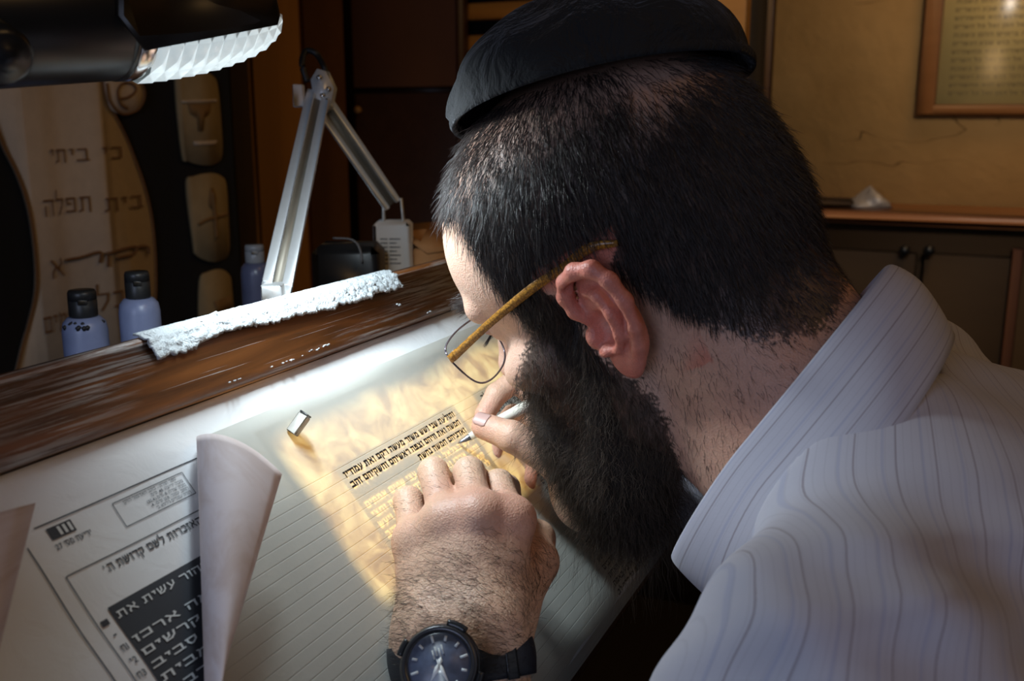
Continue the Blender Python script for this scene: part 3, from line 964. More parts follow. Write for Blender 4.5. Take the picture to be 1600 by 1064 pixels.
def curl(name, A0, A1, B0, B1, bulge, lift, mat, parent, n=40):
    """sheet rolling up from line A over to the free edge B: cubic cross-sections"""
    s = np.linspace(0, 1, n); tt = np.linspace(0, 1, 24)
    A0, A1, B0, B1 = map(np.asarray, (A0, A1, B0, B1))
    def fn(S, T):
        A = A0 + (A1 - A0) * S[..., None]; B = B0 + (B1 - B0) * S[..., None]
        C1 = A - DX * bulge + DN * .001
        C2 = A - DX * bulge * 1.2 + DN * lift
        T_ = T[..., None]
        return (1 - T_) ** 3 * A + 3 * (1 - T_) ** 2 * T_ * C1 + 3 * (1 - T_) * T_ ** 2 * C2 + T_ ** 3 * B
    P, F, uv = solid_grid(fn, s, tt, -.0003)
    return build(name, P, F, mat, parent, uv=uv)


def desk_pt(x, y, h): return on_desk(x, y, h)


A0 = D(fold_u(PT) + .006, PT, H_P); A1 = D(fold_u(-.075) + .006, -.075, H_P)
curl('curled_flap', A0, A1, desk_pt(440, 741, .034), desk_pt(318, 1150, .030), .022, .042, M['parchment_back'], pc).__setitem__('label', 'pinkish underside of the curled parchment edge')
# written lines
fp_ = lambda x, y: D(x, y, H_P + .00015 - np.clip(-(y + .155), 0, 1) ** 2 * 9.0)
thick = ((0, 0),)
for k, (s_, w_) in enumerate((('ותולעת שני ושש משזר מעשה רקם ואת עמודיו', .1350), ('חמשה ואת וויהם וצפה ראשיהם וחשקיהם זהב', .1350), ('ואדניהם חמשה נחשת', .0650))):
    line_part(pc, M['ink'], s_, fp_, .1365, -.0006 - ROW * k, .0037, thick, 'freshly written line of black square letters', width=w_, bold=.032)
tx = ['אשר צוה יהוה את משה ויעשו כל חכם לב', 'בעשי המלאכה את המשכן עשר יריעת שש', 'משזר ותכלת וארגמן ותולעת שני כרבים', 'מעשה חשב עשה אתם ארך היריעה האחת', 'שמנה ועשרים באמה ורחב ארבע באמה']
for k in range(26):
    v_ = -.0004 - ROW * k
    if v_ < VB + .008: continue
    line_part(pc, M['ink'], tx[k % 5], fp_, .316, v_, .0036, ((0, 0),), width=.136, bold=.02)
# second curled parchment at the left border
p2 = thing('parchment_offcut', tuple(desk_pt(0, 900, .03)), 'curled pale parchment corner at the left border of the picture', 'parchment')
A0 = D(-.2600, .0560, .004); A1 = D(-.34, -.06, .004)
curl('flap', A0, A1, desk_pt(55, 786, .030), desk_pt(-8, 1040, .030), .012, .036, M['parchment_back'], p2)

# small metal peg standing on the parchment
a = on_desk(456, 677, H_P + .0006); b = on_desk(471, 656, H_P + .0075)
ax = b - a; L = np.linalg.norm(ax); ax /= L
pg = thing('metal_peg', tuple(a), 'small square metal peg standing on the parchment above the writing', 'peg')
MB().bar(a, a + ax * .0125, .0062, .0062, up=DX, bev=.0006).build('shaft', simple('pale_metal', (.42, .40, .36), .5, .2), pg)
MB().bar(a + ax * .0126, a + ax * .0136, .0058, .0058, up=DX, bev=.0003).build('dark_end', M['black_plastic'], pg)

# ================================================================== LAMP HEAD
LA = at(-70, 32, .435); LB = at(165, 24, .487); LC = at(212, 24, .499); LD = at(432, 24, .552)
la = LD - LA; la /= np.linalg.norm(la)
cdn = -(UPW - la * (UPW @ la)); cdn /= np.linalg.norm(cdn)     # 'down' square to the lamp's axis
csd = np.cross(la, cdn)                                          # sideways
if csd @ (CAM - LB) < 0: csd = -csd                              # towards the viewer
lamp = thing('work_lamp', tuple(LB), 'black work lamp with faceted glowing lens hanging over the desk rail', 'lamp')
R1 = .0295
MB().lathe(LA, la, [(-.05, R1), (.006, R1 + .0005), (np.linalg.norm(LB - LA) - .004, R1), (np.linalg.norm(LB - LA), R1 - .002)], 48).build('body', M['black_plastic'], lamp, smooth=True)
MB().lathe(LB, la, [(-.003, R1 + .0012), (.000, R1 + .002), (.002, R1 + .002), (.004, R1 - .001)], 48).build('seam_ring', M['black_plastic'], lamp, smooth=True)
MB().lathe(LB, la, [(.003, R1 - .002), (.013, R1 - .0035), (.018, R1 - .005)], 48).build('neck', M['black_plastic'], lamp, smooth=True)
MB().lathe(LB + cdn * .0045, la, [(.001, R1 - .0035), (.004, R1 - .0020), (.012, R1 - .0030), (.0155, R1 - .0060)], 48).build('collar', M['chrome'], lamp, smooth=True)
hp = at(4, 88, .400)
kn = csd * .8 + cdn * .3; kn /= np.linalg.norm(kn)
MB().lathe(hp, kn, [(-.02, .012), (.001, .012), (.003, .0095), (.003, .006), (.005, .005)], 28).build('hinge_knob', M['black_plastic'], lamp, smooth=True)
# faceted lens: small pyramids over a tapering trough
t = NT('lamp_lens')
g1 = t.noise(160, t.coord(), 3)
t.base((.75, .82, .84)).set(Roughness=.15)
t.b.inputs['Emission Color'].default_value = (.80, .95, 1.0, 1)
geo = t.n('ShaderNodeNewGeometry')
dp = t.n('ShaderNodeVectorMath', operation='DOT_PRODUCT'); t.l(geo.outputs['True Normal'], dp.inputs[0]); dp.inputs[1].default_value = (.25, -.35, -.9)
t.l(t.math('ADD', t.math('MULTIPLY', t.mrange(dp.outputs['Value'], .15, 1.0), .85), t.math('MULTIPLY', g1, .16)), t.b.inputs['Emission Strength'])
M['lens'] = t.m
NA, NR = 11, 6
x0 = .011; x1 = np.linalg.norm(LD - LB) + .002
def lens_pt(sx, ang, out=0.0):
    tpr = np.sqrt(np.clip(1 - (sx * .985) ** 2.2, 0, 1))
    rr = (.0235 * tpr + .003) + out
    c = LB + la * (x0 + (x1 - x0) * sx) + cdn * (.0065 - .004 * sx)
    return c + (cdn * math.cos(ang) * 1.0 + csd * math.sin(ang) * .95) * rr
mb = MB()
for i in range(NA):
    for j in range(NR):
        s0, s1 = i / NA, (i + 1) / NA
        a0 = -1.75 + 3.5 * j / NR; a1 = -1.75 + 3.5 * (j + 1) / NR
        q = [lens_pt(s0, a0), lens_pt(s1, a0), lens_pt(s1, a1), lens_pt(s0, a1)]
        mid = lens_pt((s0 + s1) / 2, (a0 + a1) / 2, .0015)
        mb.add(q + [mid], [(0, 1, 4), (1, 2, 4), (2, 3, 4), (3, 0, 4)])
mb.build('lens', M['lens'], lamp)
# hood: front visor, top and back plates
vis = [at(186, 24, .455), at(229, 79, .456), at(434, 39, .512), at(438, 24, .512), at(432, -4, .512), at(425, -60, .512), at(186, -60, .455)]
back = csd * -.058
MB().prism(vis, -csd * .002).build('visor', M['dark_visor'], lamp)
tp = [at(186, -60, .455), at(425, -60, .512)]
MB().prism([tp[0], tp[1], tp[1] + back, tp[0] + back], cdn * .002).build('hood_top', M['black_plastic'], lamp)
bk = [p + back for p in (at(186, -60, .455), at(425, -60, .512), at(432, 6, .512), at(215, 30, .455))]
MB().prism(bk, csd * .002).build('hood_back', M['black_plastic'], lamp)
lens_c = lens_pt(.42, .1, .006)
area_light('lamp_light', tuple(lens_pt(.72, .15, .014)), tuple(D(.14, -.04, 0)), .085, .028, .92, (.80, .93, 1.0), 150).parent = None

# ================================================================== SILVER SWING ARM
BSE = at(614, 345, 1.12)
sa = thing('swing_arm', (BSE[0], BSE[1], TBL), 'silver jointed swing arm on a white box behind the rail', 'lamp arm')
wbx = .0205
axb = np.array([RIGHT, FH, UPW])
MB().box((BSE[0], BSE[1], (TBL + BSE[2]) / 2), wbx, wbx * 1.0, (BSE[2] - TBL) / 2, axb, .004).build('base_box', M['white_plastic'], sa)
lab = MB()
for k in range(7):
    z = BSE[2] - .018 - k * .0045
    for (xa_, xb_) in ((-.012, -.004), (-.002, .006 if k % 2 else .010)):
        lab.box((BSE[0] + RIGHT[0] * (xa_ + xb_) / 2 - FH[0] * (wbx + .0002), BSE[1] + RIGHT[1] * (xa_ + xb_) / 2 - FH[1] * (wbx + .0002), z), (xb_ - xa_) / 2, .0003, .0006, axb)
lab.build('label_print', M['printed_label'], sa)
J0 = at(612, 318, 1.12); J1 = at(497, 150, 1.0); J2 = at(432, 452, .765)
for sgn in (-1, 1):
    o = RIGHT * .011 * sgn
    MB().prism([BSE + o + UPW * 0 - FH * .008, BSE + o + FH * .008, J0 + o * .9 + FH * .006 + UPW * .006, J0 + o * .9 - FH * .006 + UPW * .006], RIGHT * .0018).build('base_bracket', M['aluminium'], sa)


def arm(Ja, Jb, name, gap, w, dep):
    d = Jb - Ja; d /= np.linalg.norm(d)
    sd = np.cross(d, ray(500, 300)); sd /= np.linalg.norm(sd)
    nn = np.cross(d, sd)
    for sg in (-1, 1):
        o = sd * gap * sg
        MB().bar(Ja + o, Jb + o, w, dep, up=nn, bev=.0008).build(name, M['aluminium'], sa)
    MB().bar(Ja, Jb, gap * 1.2, dep * .3, up=nn).build('inner_channel', simple('channel_metal', (.30, .27, .22), .5, .6), sa)  # inner channel in a darker, duller metal than the bars


arm(J0, J1, 'lower_bar', .0075, .0062, .010)
arm(J1, J2, 'upper_bar', .0075, .0082, .012)
d = J1 - J0; d /= np.linalg.norm(d)
# elbow plates, bolts
for sg, sh in ((-1, .0), (1, .004)):
    fo = -FH * .009 * sg
    e = [at(498, 108, 1.0), at(512, 112, 1.0), at(524, 138, 1.0), at(518, 170, 1.0), at(505, 178, 1.0), at(494, 160, 1.0), at(488, 125, 1.0)]
    MB().prism([p + fo for p in e], FH * .0015).build('elbow_plate', M['aluminium'], sa)
for (x, y) in ((502, 122), (507, 150), (513, 158), (516, 140), (506, 165)):
    MB().lathe(at(x, y, 1.0) - FH * .010, -FH, [(0, .0028), (.0015, .0028), (.003, .0014)], 10).build('bolt', M['chrome'], sa, smooth=True)
MB().box(at(467, 150, .985), .005, .006, .011, axb, .001).build('end_clip', M['white_plastic'], sa)
MB().box(at(428, 455, .762), .008, .009, .006, axb, .001).build('end_bracket', M['aluminium'], sa)
MB().tube(bezier([at(480, 128, .99), at(472, 100, .99), at(478, 80, 1.0), at(494, 84, 1.0), at(506, 104, 1.01), at(512, 126, 1.01)], 8), .0032, 8).build('cable', M['black_cord'], sa, smooth=True)

# ================================================================== PAINT BOTTLES
M['bottle_blue'] = simple('bottle_blue', (.22, .26, .42), .35, 0, .25, 60)
M['bottle_dark'] = simple('bottle_dark', (.10, .11, .19), .3, 0, .3, 60)
M['clear_cap'] = simple('clear_cap', (.33, .34, .36), .25, 0, .1, 60, 0, Alpha=.8)


def bottle(px, py_top, d, rb, rc, hc, label, cap_mat, body_mat, spill=False, grp='paint bottles behind the rail'):
    c = at(px, py_top, d); ht = c[2]
    b = np.array([c[0], c[1], TBL]); H = ht - TBL
    o = thing('paint_bottle', tuple(b), label, 'bottle', grp)
    hb = H - hc
    MB().lathe(b, UPW, [(.0, rb * .94), (.003, rb), (hb - .012, rb), (hb - .005, rb * .93), (hb - .001, rb * .72), (hb, rc * .8)], 32).build('body', body_mat, o, smooth=True)
    cp = MB().lathe(b, UPW, [(hb - .0005, rc * .97), (hb + .001, rc), (hb + hc * .60, rc), (hb + hc * .60 + .0005, rc * .965), (hb + hc * .63, rc * .965), (hb + hc * .635, rc), (hb + hc - .002, rc * .98), (hb + hc, rc * .90)], 32).build('cap', cap_mat, o, smooth=False)
    f = CAM - b; f[2] = 0; f /= np.linalg.norm(f); s = np.cross(UPW, f)
    MB().box(b + f * rc + UPW * (hb + hc * .60), rc * .34, .0012, .0022, np.array([s, f, UPW]), .0006).build('thumb_lip', cap_mat, cp)
    if spill:
        sp = MB()
        for k in range(14):
            a_ = random.uniform(-1.4, 1.2); q = rb * random.uniform(.62, .97)
            sp.lathe(b + (f * math.cos(a_) + s * math.sin(a_)) * q + UPW * (hb - .003 - .006 * (q / rb) ** 6), UPW, [(-.002, .0012), (.0008, .0022), (.002, .0006)], 7)
        sp.build('paint_drips', M['ink'], o)
    return o


bottle(127, 453, .80, .0175, .0110, .021, 'pale blue paint bottle with black cap and dark drips, leftmost behind the rail', M['cap_plastic'], M['bottle_blue'], True)
bottle(213, 424, .80, .0160, .0097, .021, 'clean blue paint bottle with black flip cap beside the torn tape', M['cap_plastic'], M['bottle_blue'])
bottle(397, 382, 1.02, .0152, .0098, .018, 'dark blue bottle with clear cap beside the silver swing arm', M['clear_cap'], M['bottle_dark'])

# ---- box and case behind the rail
c = at(664, 372, 1.18)
bx = thing('cardboard_box', (c[0], c[1], TBL), 'open tan cardboard box behind the rail beside the white base box', 'box')
q = [at(634, 372, 1.14), at(668, 398, 1.12), at(712, 392, 1.2), at(700, 342, 1.25), at(640, 352, 1.2)]
MB().prism([(p[0], p[1], TBL) for p in (q[0], q[1], q[2], q[3])], (0, 0, q[0][2] - TBL - .012)).build('carton', M['cardboard'], bx)
MB().prism([q[0], q[1], q[2], at(690, 348, 1.24), q[4]], (0, 0, .002)).build('flap', M['cardboard'], bx)
c = at(545, 395, 1.05)
cs = thing('black_case', (c[0], c[1], TBL), 'low black plastic case behind the rail left of the white box', 'case')
MB().box((c[0], c[1], (TBL + c[2]) / 2 + .005), .035, .03, (c[2] - TBL) / 2 + .005, axb, .008).build('case_body', M['black_plastic'], cs)
MB().tube(bezier([at(520, 372, 1.015), at(548, 374, 1.015), at(561, 386, 1.015), at(566, 410, 1.015)], 6), .0012, 6).build('case_edge', simple('grey_edge', (.12, .11, .11), .4), cs, smooth=True)

# ================================================================== THE WRITER
# ---- small distance-field modeller: smooth unions of ellipsoids and tapering capsules, meshed with surface nets
class Field:
    def __init__(s, lo, hi, h):
        s.h = float(h); s.lo = np.asarray(lo, float)
        n = np.ceil((np.asarray(hi, float) - s.lo) / h).astype(int) + 1
        s.ax = [(s.lo[i] + h * np.arange(n[i])).astype(np.float32) for i in range(3)]
        s.D = np.full(n, 1e3, np.float32)
    def _sl(s, lo, hi):
        return tuple(slice(max(0, int((lo[i] - s.lo[i]) / s.h)), max(0, int((hi[i] - s.lo[i]) / s.h) + 2)) for i in range(3))
    def _g(s, sl):
        return np.meshgrid(*[s.ax[i][sl[i]] for i in range(3)], indexing='ij', sparse=True)
    def _join(s, sl, d, k, sub):
        A = s.D[sl]
        if A.size == 0: return
        if sub:
            h = np.clip(.5 - .5 * (A + d) / k, 0, 1); s.D[sl] = A * (1 - h) + (-d) * h + k * h * (1 - h)
        else:
            h = np.clip(.5 + .5 * (A - d) / k, 0, 1); s.D[sl] = A * (1 - h) + d * h - k * h * (1 - h)
    def cone(s, a, b, r1, r2=None, k=6.0, sub=False):
        a = np.asarray(a, np.float32); b = np.asarray(b, np.float32); r2 = r1 if r2 is None else r2
        m = max(r1, r2) + max(k, 4 * s.h) + 4
        sl = s._sl(np.minimum(a, b) - m, np.maximum(a, b) + m); X, Y, Z = s._g(sl)
        ba = b - a; L2 = float(ba @ ba) + 1e-9
        t = np.clip(((X - a[0]) * ba[0] + (Y - a[1]) * ba[1] + (Z - a[2]) * ba[2]) / L2, 0, 1)
        d = np.sqrt((X - a[0] - t * ba[0]) ** 2 + (Y - a[1] - t * ba[1]) ** 2 + (Z - a[2] - t * ba[2]) ** 2) - (r1 + (r2 - r1) * t)
        s._join(sl, d, k, sub); return s
    def ell(s, c, r, R=None, k=6.0, sub=False):
        c = np.asarray(c, np.float32); r = np.asarray(r, np.float32)
        m = r.max() + max(k, 4 * s.h) + 4
        sl = s._sl(c - m, c + m); X, Y, Z = s._g(sl)
        X = X - c[0]; Y = Y - c[1]; Z = Z - c[2]
        if R is not None:
            R = np.asarray(R, np.float32)
            X, Y, Z = (X * R[i][0] + Y * R[i][1] + Z * R[i][2] for i in range(3))
        k0 = np.sqrt((X / r[0]) ** 2 + (Y / r[1]) ** 2 + (Z / r[2]) ** 2)
        k1 = np.sqrt((X / r[0] ** 2) ** 2 + (Y / r[1] ** 2) ** 2 + (Z / r[2] ** 2) ** 2) + 1e-6
        s._join(sl, k0 * (k0 - 1) / k1, k, sub); return s
    def chain(s, pts, rs, k=4.0):
        for i in range(len(pts) - 1): s.cone(pts[i], pts[i + 1], rs[i], rs[i + 1], k)
        return s
    def mesh(s):
        Dd = s.D; S = Dd < 0
        n = np.array(Dd.shape)
        c = S[:-1, :-1, :-1].astype(np.int8)
        tot = np.zeros(n - 1, np.int8)
        for i in (0, 1):
            for j in (0, 1):
                for k in (0, 1):
                    tot += S[i:n[0] - 1 + i, j:n[1] - 1 + j, k:n[2] - 1 + k]
        cell = (tot > 0) & (tot < 8)
        I, J, K = np.nonzero(cell)
        idx = np.full(n - 1, -1, np.int64); idx[I, J, K] = np.arange(len(I))
        val = {(i, j, k): Dd[I + i, J + j, K + k] for i in (0, 1) for j in (0, 1) for k in (0, 1)}
        P = np.zeros((len(I), 3)); cnt = np.zeros(len(I))
        for ax in range(3):
            for a in (0, 1):
                for b in (0, 1):
                    c0 = [a, b]; c0.insert(ax, 0); c1 = [a, b]; c1.insert(ax, 1)
                    v0 = val[tuple(c0)]; v1 = val[tuple(c1)]
                    m = (v0 < 0) != (v1 < 0)
                    t = np.where(m, v0 / np.where(m, v0 - v1, 1), 0)
                    p = np.zeros((len(I), 3)); p[:] = c0; p[:, ax] = t
                    P[m] += p[m]; cnt[m] += 1
        P = (P / cnt[:, None] + np.column_stack([I, J, K])) * s.h + s.lo
        F = []
        for ax in range(3):
            o = [(1, 2), (2, 0), (0, 1)][ax]
            a = [slice(None)] * 3; b = [slice(None)] * 3
            a[ax] = slice(0, -1); b[ax] = slice(1, None)
            d = S[tuple(a)] != S[tuple(b)]
            q = np.array(np.nonzero(d))
            ok = (q[o[0]] > 0) & (q[o[1]] > 0) & (q[o[0]] < n[o[0]] - 1) & (q[o[1]] < n[o[1]] - 1)
            q = q[:, ok]
            ins = S[tuple(q)]
            cs = []
            for (da, db) in ((-1, -1), (0, -1), (0, 0), (-1, 0)):
                w = q.copy(); w[o[0]] += da; w[o[1]] += db
                cs.append(idx[tuple(w)])
            Q = np.column_stack(cs)
            Q[~ins] = Q[~ins][:, ::-1]
            F.append(Q)
        return P, np.concatenate(F)


def vnormals(V, F):
    n = np.zeros_like(V)
    fn = np.cross(V[F[:, 2]] - V[F[:, 0]], V[F[:, 3]] - V[F[:, 1]])
    for i in range(4): np.add.at(n, F[:, i], fn)
    return n / (np.linalg.norm(n, axis=1)[:, None] + 1e-12)


def strands(R, Dr, L, r, nseg=4, curl=0.0, sag=None, bend=0.0, nrm=None, rng=RNG):
    """R roots (n,3), Dr unit directions, L lengths, r radius -> mesh of thin tapering hairs"""
    n = len(R)
    w = rng.normal(0, 1, (n, 3)); w -= Dr * np.sum(w * Dr, 1)[:, None]; w /= np.linalg.norm(w, axis=1)[:, None]
    ph = rng.uniform(0, 6.28, n)
    pts = [R]; d = Dr.copy(); p = R.copy()
    for i in range(nseg):
        dd = d + curl * (w * np.cos(ph + i * 1.7)[:, None] + np.cross(w, Dr) * np.sin(ph + i * 1.7)[:, None])
        if sag is not None: dd = dd + sag * (i + 1) / nseg
        if nrm is not None: dd = dd - nrm * bend * (i / nseg)
        dd /= np.linalg.norm(dd, axis=1)[:, None]
        p = p + dd * (L / nseg)[:, None]; pts.append(p); d = dd if sag is not None else d
    pts = np.array(pts)                       # (nseg+1, n, 3)
    e1 = w; e2 = np.cross(w, Dr)
    V = np.zeros((n, nseg + 1, 3, 3))
    for j in range(3):
        a = 2 * np.pi * j / 3
        o = e1 * np.cos(a) + e2 * np.sin(a)
        for i in range(nseg + 1):
            V[:, i, j] = pts[i] + o * (r * (1 - .75 * (i / nseg) ** 1.5))
    V = V.reshape(-1, 3)
    base = (np.arange(n) * (nseg + 1) * 3)[:, None, None]
    i = np.arange(nseg)[None, :, None]; j = np.arange(3)[None, None, :]; j2 = (j + 1) % 3
    F = np.stack([base + i * 3 + j, base + i * 3 + j2, base + (i + 1) * 3 + j2, base + (i + 1) * 3 + j], -1).reshape(-1, 4)
    return V, F


def scatter(V, F, mask, n, rng=RNG):
    """n random points on the quads, density following the vertex mask"""
    fm = mask[F].mean(1)
    A = .5 * np.linalg.norm(np.cross(V[F[:, 2]] - V[F[:, 0]], V[F[:, 3]] - V[F[:, 1]]), axis=1)
    w = A * fm; w /= w.sum()
    f = rng.choice(len(F), n, p=w)
    a, b = rng.uniform(0, 1, (2, n, 1))
    q = V[F[f]]
    return q[:, 0] * (1 - a) * (1 - b) + q[:, 1] * a * (1 - b) + q[:, 2] * a * b + q[:, 3] * (1 - a) * b, f


def inpoly(x, y, poly):
    r = np.zeros(len(x), bool); P = np.asarray(poly, float)
    for (x0, y0), (x1, y1) in zip(P, np.roll(P, -1, 0)):
        c = ((y0 > y) != (y1 > y)) & (x < (x1 - x0) * (y - y0) / (y1 - y0 + 1e-12) + x0)
        r ^= c
    return r


def sstep(x, a, b):
    t = np.clip((x - a) / (b - a), 0, 1); return t * t * (3 - 2 * t)


# ---- where the head is and how it is turned (columns: forward, left, up)
HO = np.array([0.5652, 0.1735, 1.1081])
HR = np.column_stack([(.09650554, .85841091, -.50380292), (-.97374102, -.02343225, -.22644945), (-.20619192, .5124272, .83360858)])
def hw(p): return HO + np.asarray(p, float) @ HR.T / 1000.0
def hl(w): return ((np.asarray(w, float) - HO) @ HR) * 1000.0
GRAV = np.array([0, 0, -1.0]) @ HR                       # world down, in head axes
CR = CAM + CM @ np.array([.146, -.043, .55])             # middle of the collar
NA_ = np.array([0, .83, .5578]); NA_ /= np.linalg.norm(NA_)      # neck axis, towards the head
NB_ = np.array([0, -NA_[2], NA_[1]])                     # towards the nape

person = thing('person', (float(CR[0]), float(CR[1]) - .25, 0.45), 'bearded man in striped shirt bending over the parchment, writing', 'person')

SKIN = np.array([.60, .385, .285])
# ---- head and neck
hf = Field((-175, -110, -215), (140, 100, 150), 1.5)
hf.ell((-8, 0, 56), (101, 78, 76), k=10)
hf.ell((-50, 0, 15), (60, 64, 58), k=20)
hf.ell((42, 0, 45), (52, 60, 52), k=18)
hf.ell((48, 0, -18), (46, 54, 60), k=18)
hf.ell((46, 0, -60), (44, 48, 36), k=18)
hf.ell((82, 0, -84), (17, 20, 15), k=14)
for s_ in (-1, 1):
    hf.cone((12, s_ * 58, -8), (24, s_ * 50, -64), 12, 13, k=16)
    hf.ell((62, s_ * 47, -8), (24, 15, 15), k=14)
    hf.cone((90, s_ * 10, 37), (78, s_ * 44, 37), 8, 8, k=9)
    hf.ell((95, s_ * 31, 22), (17, 15, 11), k=8, sub=True)
    hf.ell((74, s_ * 31, 21), (13, 14, 12.5), k=3)
    hf.cone((87.5, s_ * 22, 20), (84, s_ * 42, 22), 1.6, 1.4, k=2)
    hf.ell((100, s_ * 11, -16), (9, 7.5, 7.5), k=5)
hf.cone((90, 0, 24), (106, 0, -8), 7.5, 9, k=8)
hf.ell((108, 0, -12), (10, 10, 9.5), k=6)
for s_ in (-1, 1): hf.ell((103, s_ * 7, -26), (4, 3.5, 5), k=3, sub=True)
hf.cone((102, -14, -44), (102, 14, -44), 6, 6, k=6)
hf.cone((100, -12, -55), (100, 12, -55), 6.5, 6.5, k=6)
nb = hl(CR - NA_ * .05)
hf.cone((-38, 0, -5), nb, 56, 62, k=26)
hf.cone((30, 0, -62), hl(CR + NB_ * -.02 - NA_ * .02), 30, 40, k=25)
# ears
def earP(side, b, w_, n_):
    eb = np.array([-.95, .31 * side, -.06]); eu = np.array([-.20, .10 * side, .975])
    eb /= np.linalg.norm(eb); en = np.cross(eu, eb) * (1 if True else 1)
    if en[1] * side < 0: en = -en
    return np.array([0, 70 * side, 0]) + eb * b + eu * w_ + en * n_
for s_ in (-1, 1):
    e = lambda b, w_, n_: earP(s_, b, w_, n_)
    eb = np.array([-.95, .31 * s_, -.06]); eu = np.array([-.20, .10 * s_, .975])
    eb /= np.linalg.norm(eb); eu -= eb * (eu @ eb); eu /= np.linalg.norm(eu); en = np.cross(eb, eu)
    Re = np.array([eb, eu, en])
    hf.ell(e(12, 5, 2), (17, 29, 4.5), Re, k=4)
    hf.ell(e(8, -22, 3), (9.5, 12, 4.8), Re, k=5)
    hf.chain([e(-2, 6, 5), e(-8, 15, 7), e(-9, 25, 8), e(-3, 33, 9), e(7, 37, 10), e(19, 35, 10), e(27, 26, 10), e(30, 13, 9), e(28, -2, 8), e(23, -14, 6), e(15, -25, 4)], [3.2, 3.8, 4.2, 4.4, 4.4, 4.4, 4.2, 4.0, 3.8, 3.6, 4], k=3)
    hf.chain([e(4, 24, 6), e(13, 20, 8), e(18, 8, 9), e(17, -4, 9), e(10, -12, 8)], [3, 3.4, 3.6, 3.6, 3.4], k=3)
    hf.ell(e(6, 1, 9), (8, 11, 9), Re, k=3, sub=True)
    hf.ell(e(3, 29, 10), (8, 3, 4), Re, k=3, sub=True)
    hf.ell(e(23, 14, 11), (2.2, 14, 3.5), Re, k=2.5, sub=True)
    hf.ell(e(-5, -4, 5), (4.5, 6.5, 5), Re, k=4)
    hf.ell(e(2, -12, 8), (5, 3, 4), Re, k=3)
HV, HF = hf.mesh()
HN = vnormals(HV, HF)

SCALP = [(104, 128), (92, 108), (66, 96), (46, 84), (44, 66), (44, 48), (45, 34), (46, 20), (40, 12), (37, -10), (36, -30), (12, -30), (13, -6), (15, 16), (14, 34), (4, 42), (-16, 42), (-26, 24), (-32, 0), (-46, -20), (-66, -40), (-96, -56), (-140, -40), (-140, 160), (84, 160)]
BEARD = [(40, 34), (50, 14), (66, -4), (86, -18), (98, -25), (140, -27), (150, -140), (30, -130), (12, -92), (4, -66), (6, -40), (12, -14), (16, 4), (18, 34)]
f_, l_, u_ = HV.T
isear = (np.abs(l_) > 70) & (f_ < 18) & (f_ > -50) & (u_ > -40) & (u_ < 45) & (np.abs(l_) - 70 > -.12 * f_ - 1)
jit = RNG.normal(0, 2.0, (2, len(HV)))
scalp = inpoly(f_ + jit[0], u_ + jit[1], SCALP) & ~isear & (u_ > -75)
bm_ = inpoly(f_ + jit[0], u_ + jit[1], BEARD) & ~isear & ~((f_ > 92) & (u_ > -60) & (np.abs(l_) < 14) & (u_ < -36) & (f_ > 104))
bald = sstep(f_, -58, -82) * sstep(u_, 62, 92)                   # thin patch behind the cap
thin = np.clip(bald * .9 + .5 * sstep(u_, 84, 104), 0, 1)
col = np.tile(SKIN, (len(HV), 1))
def blend(col, m, c): return col * (1 - m[:, None]) + np.asarray(c) * m[:, None]
earm = sstep(np.abs(l_), 68, 74) * (f_ < 20) * (f_ > -45) * (u_ > -42) * (u_ < 46)
col = blend(col, earm * .9, (.60, .17, .12))
col = blend(col, .55 * sstep(f_, 0, -60) * sstep(u_, 20, -30), (.46, .20, .12))
col = blend(col, .35 * sstep(u_, -30, -80) * (f_ < 50), (.55, .28, .20))
col = blend(col, .35 * np.exp(-((f_ - 115) ** 2 + l_ ** 2 + (u_ + 10) ** 2) / 300), (.62, .30, .24))
col = blend(col, scalp * (1 - .85 * thin) * .92, (.020, .015, .014))
col = blend(col, scalp * thin * .5, (.30, .16, .11))
col = blend(col, bm_ * .9, (.030, .020, .015))
PV = [hw(HV)]; PF = [HF]; PC = [col]; pn = len(HV)

def add_body(V, F, c):
    global pn
    PV.append(V); PF.append(F + pn); PC.append(c); pn += len(V)

# ---- left hand, resting on its little-finger edge with the back to the viewer
def mm(p): return (np.asarray(p) - P1) * 1000
dh = .548
W_ = on_desk(718, 1000, .034); dW = (W_ - CAM) @ CM[:, 2]
J = {}
J['w'] = at(716, 998, .520)
J['mcp'] = [at(800, 812, .548), at(748, 806, .540), at(697, 816, .545), at(648, 846, .553)]
J['pip'] = [at(779, 757, .578), at(733, 738, .574), at(677, 738, .580), at(638, 783, .580)]
J['dip'] = [at(792, 762, .602), at(746, 750, .600), at(692, 754, .604), at(655, 792, .600)]
J['tip'] = [at(800, 790, .606), at(756, 790, .604), at(706, 792, .602), at(672, 812, .598)]
lo = np.min([mm(p) for v_ in J.values() for p in (v_ if isinstance(v_, list) else [v_])], 0) - 60
hi = np.max([mm(p) for v_ in J.values() for p in (v_ if isinstance(v_, list) else [v_])], 0) + 60
TH = [at(786, 952, .535), at(836, 878, .566), at(838, 842, .592), at(812, 826, .606)]
EL_dir = None
SL = CR + np.array([-.168, -.060, -.068])
SR = CR + np.array([.175, -.045, -.040])
def elbow(S, Wt, l1, l2, hint):
    d = Wt - S; L = np.linalg.norm(d); d /= L
    a = (l1 * l1 - l2 * l2 + L * L) / (2 * L); h = math.sqrt(max(1e-6, l1 * l1 - a * a))
    hint = np.asarray(hint, float); hint = hint - d * (hint @ d); hint /= np.linalg.norm(hint)
    return S + d * a + hint * h
EL = elbow(SL, J['w'], .285, .255, CM @ np.array([-.5, -.9, .25]))
lo = np.minimum(lo, mm(J['w'] + (EL - J['w']) * .5) - 50)
hf2 = Field(lo, hi, 1.15)
w = mm(J['w'])
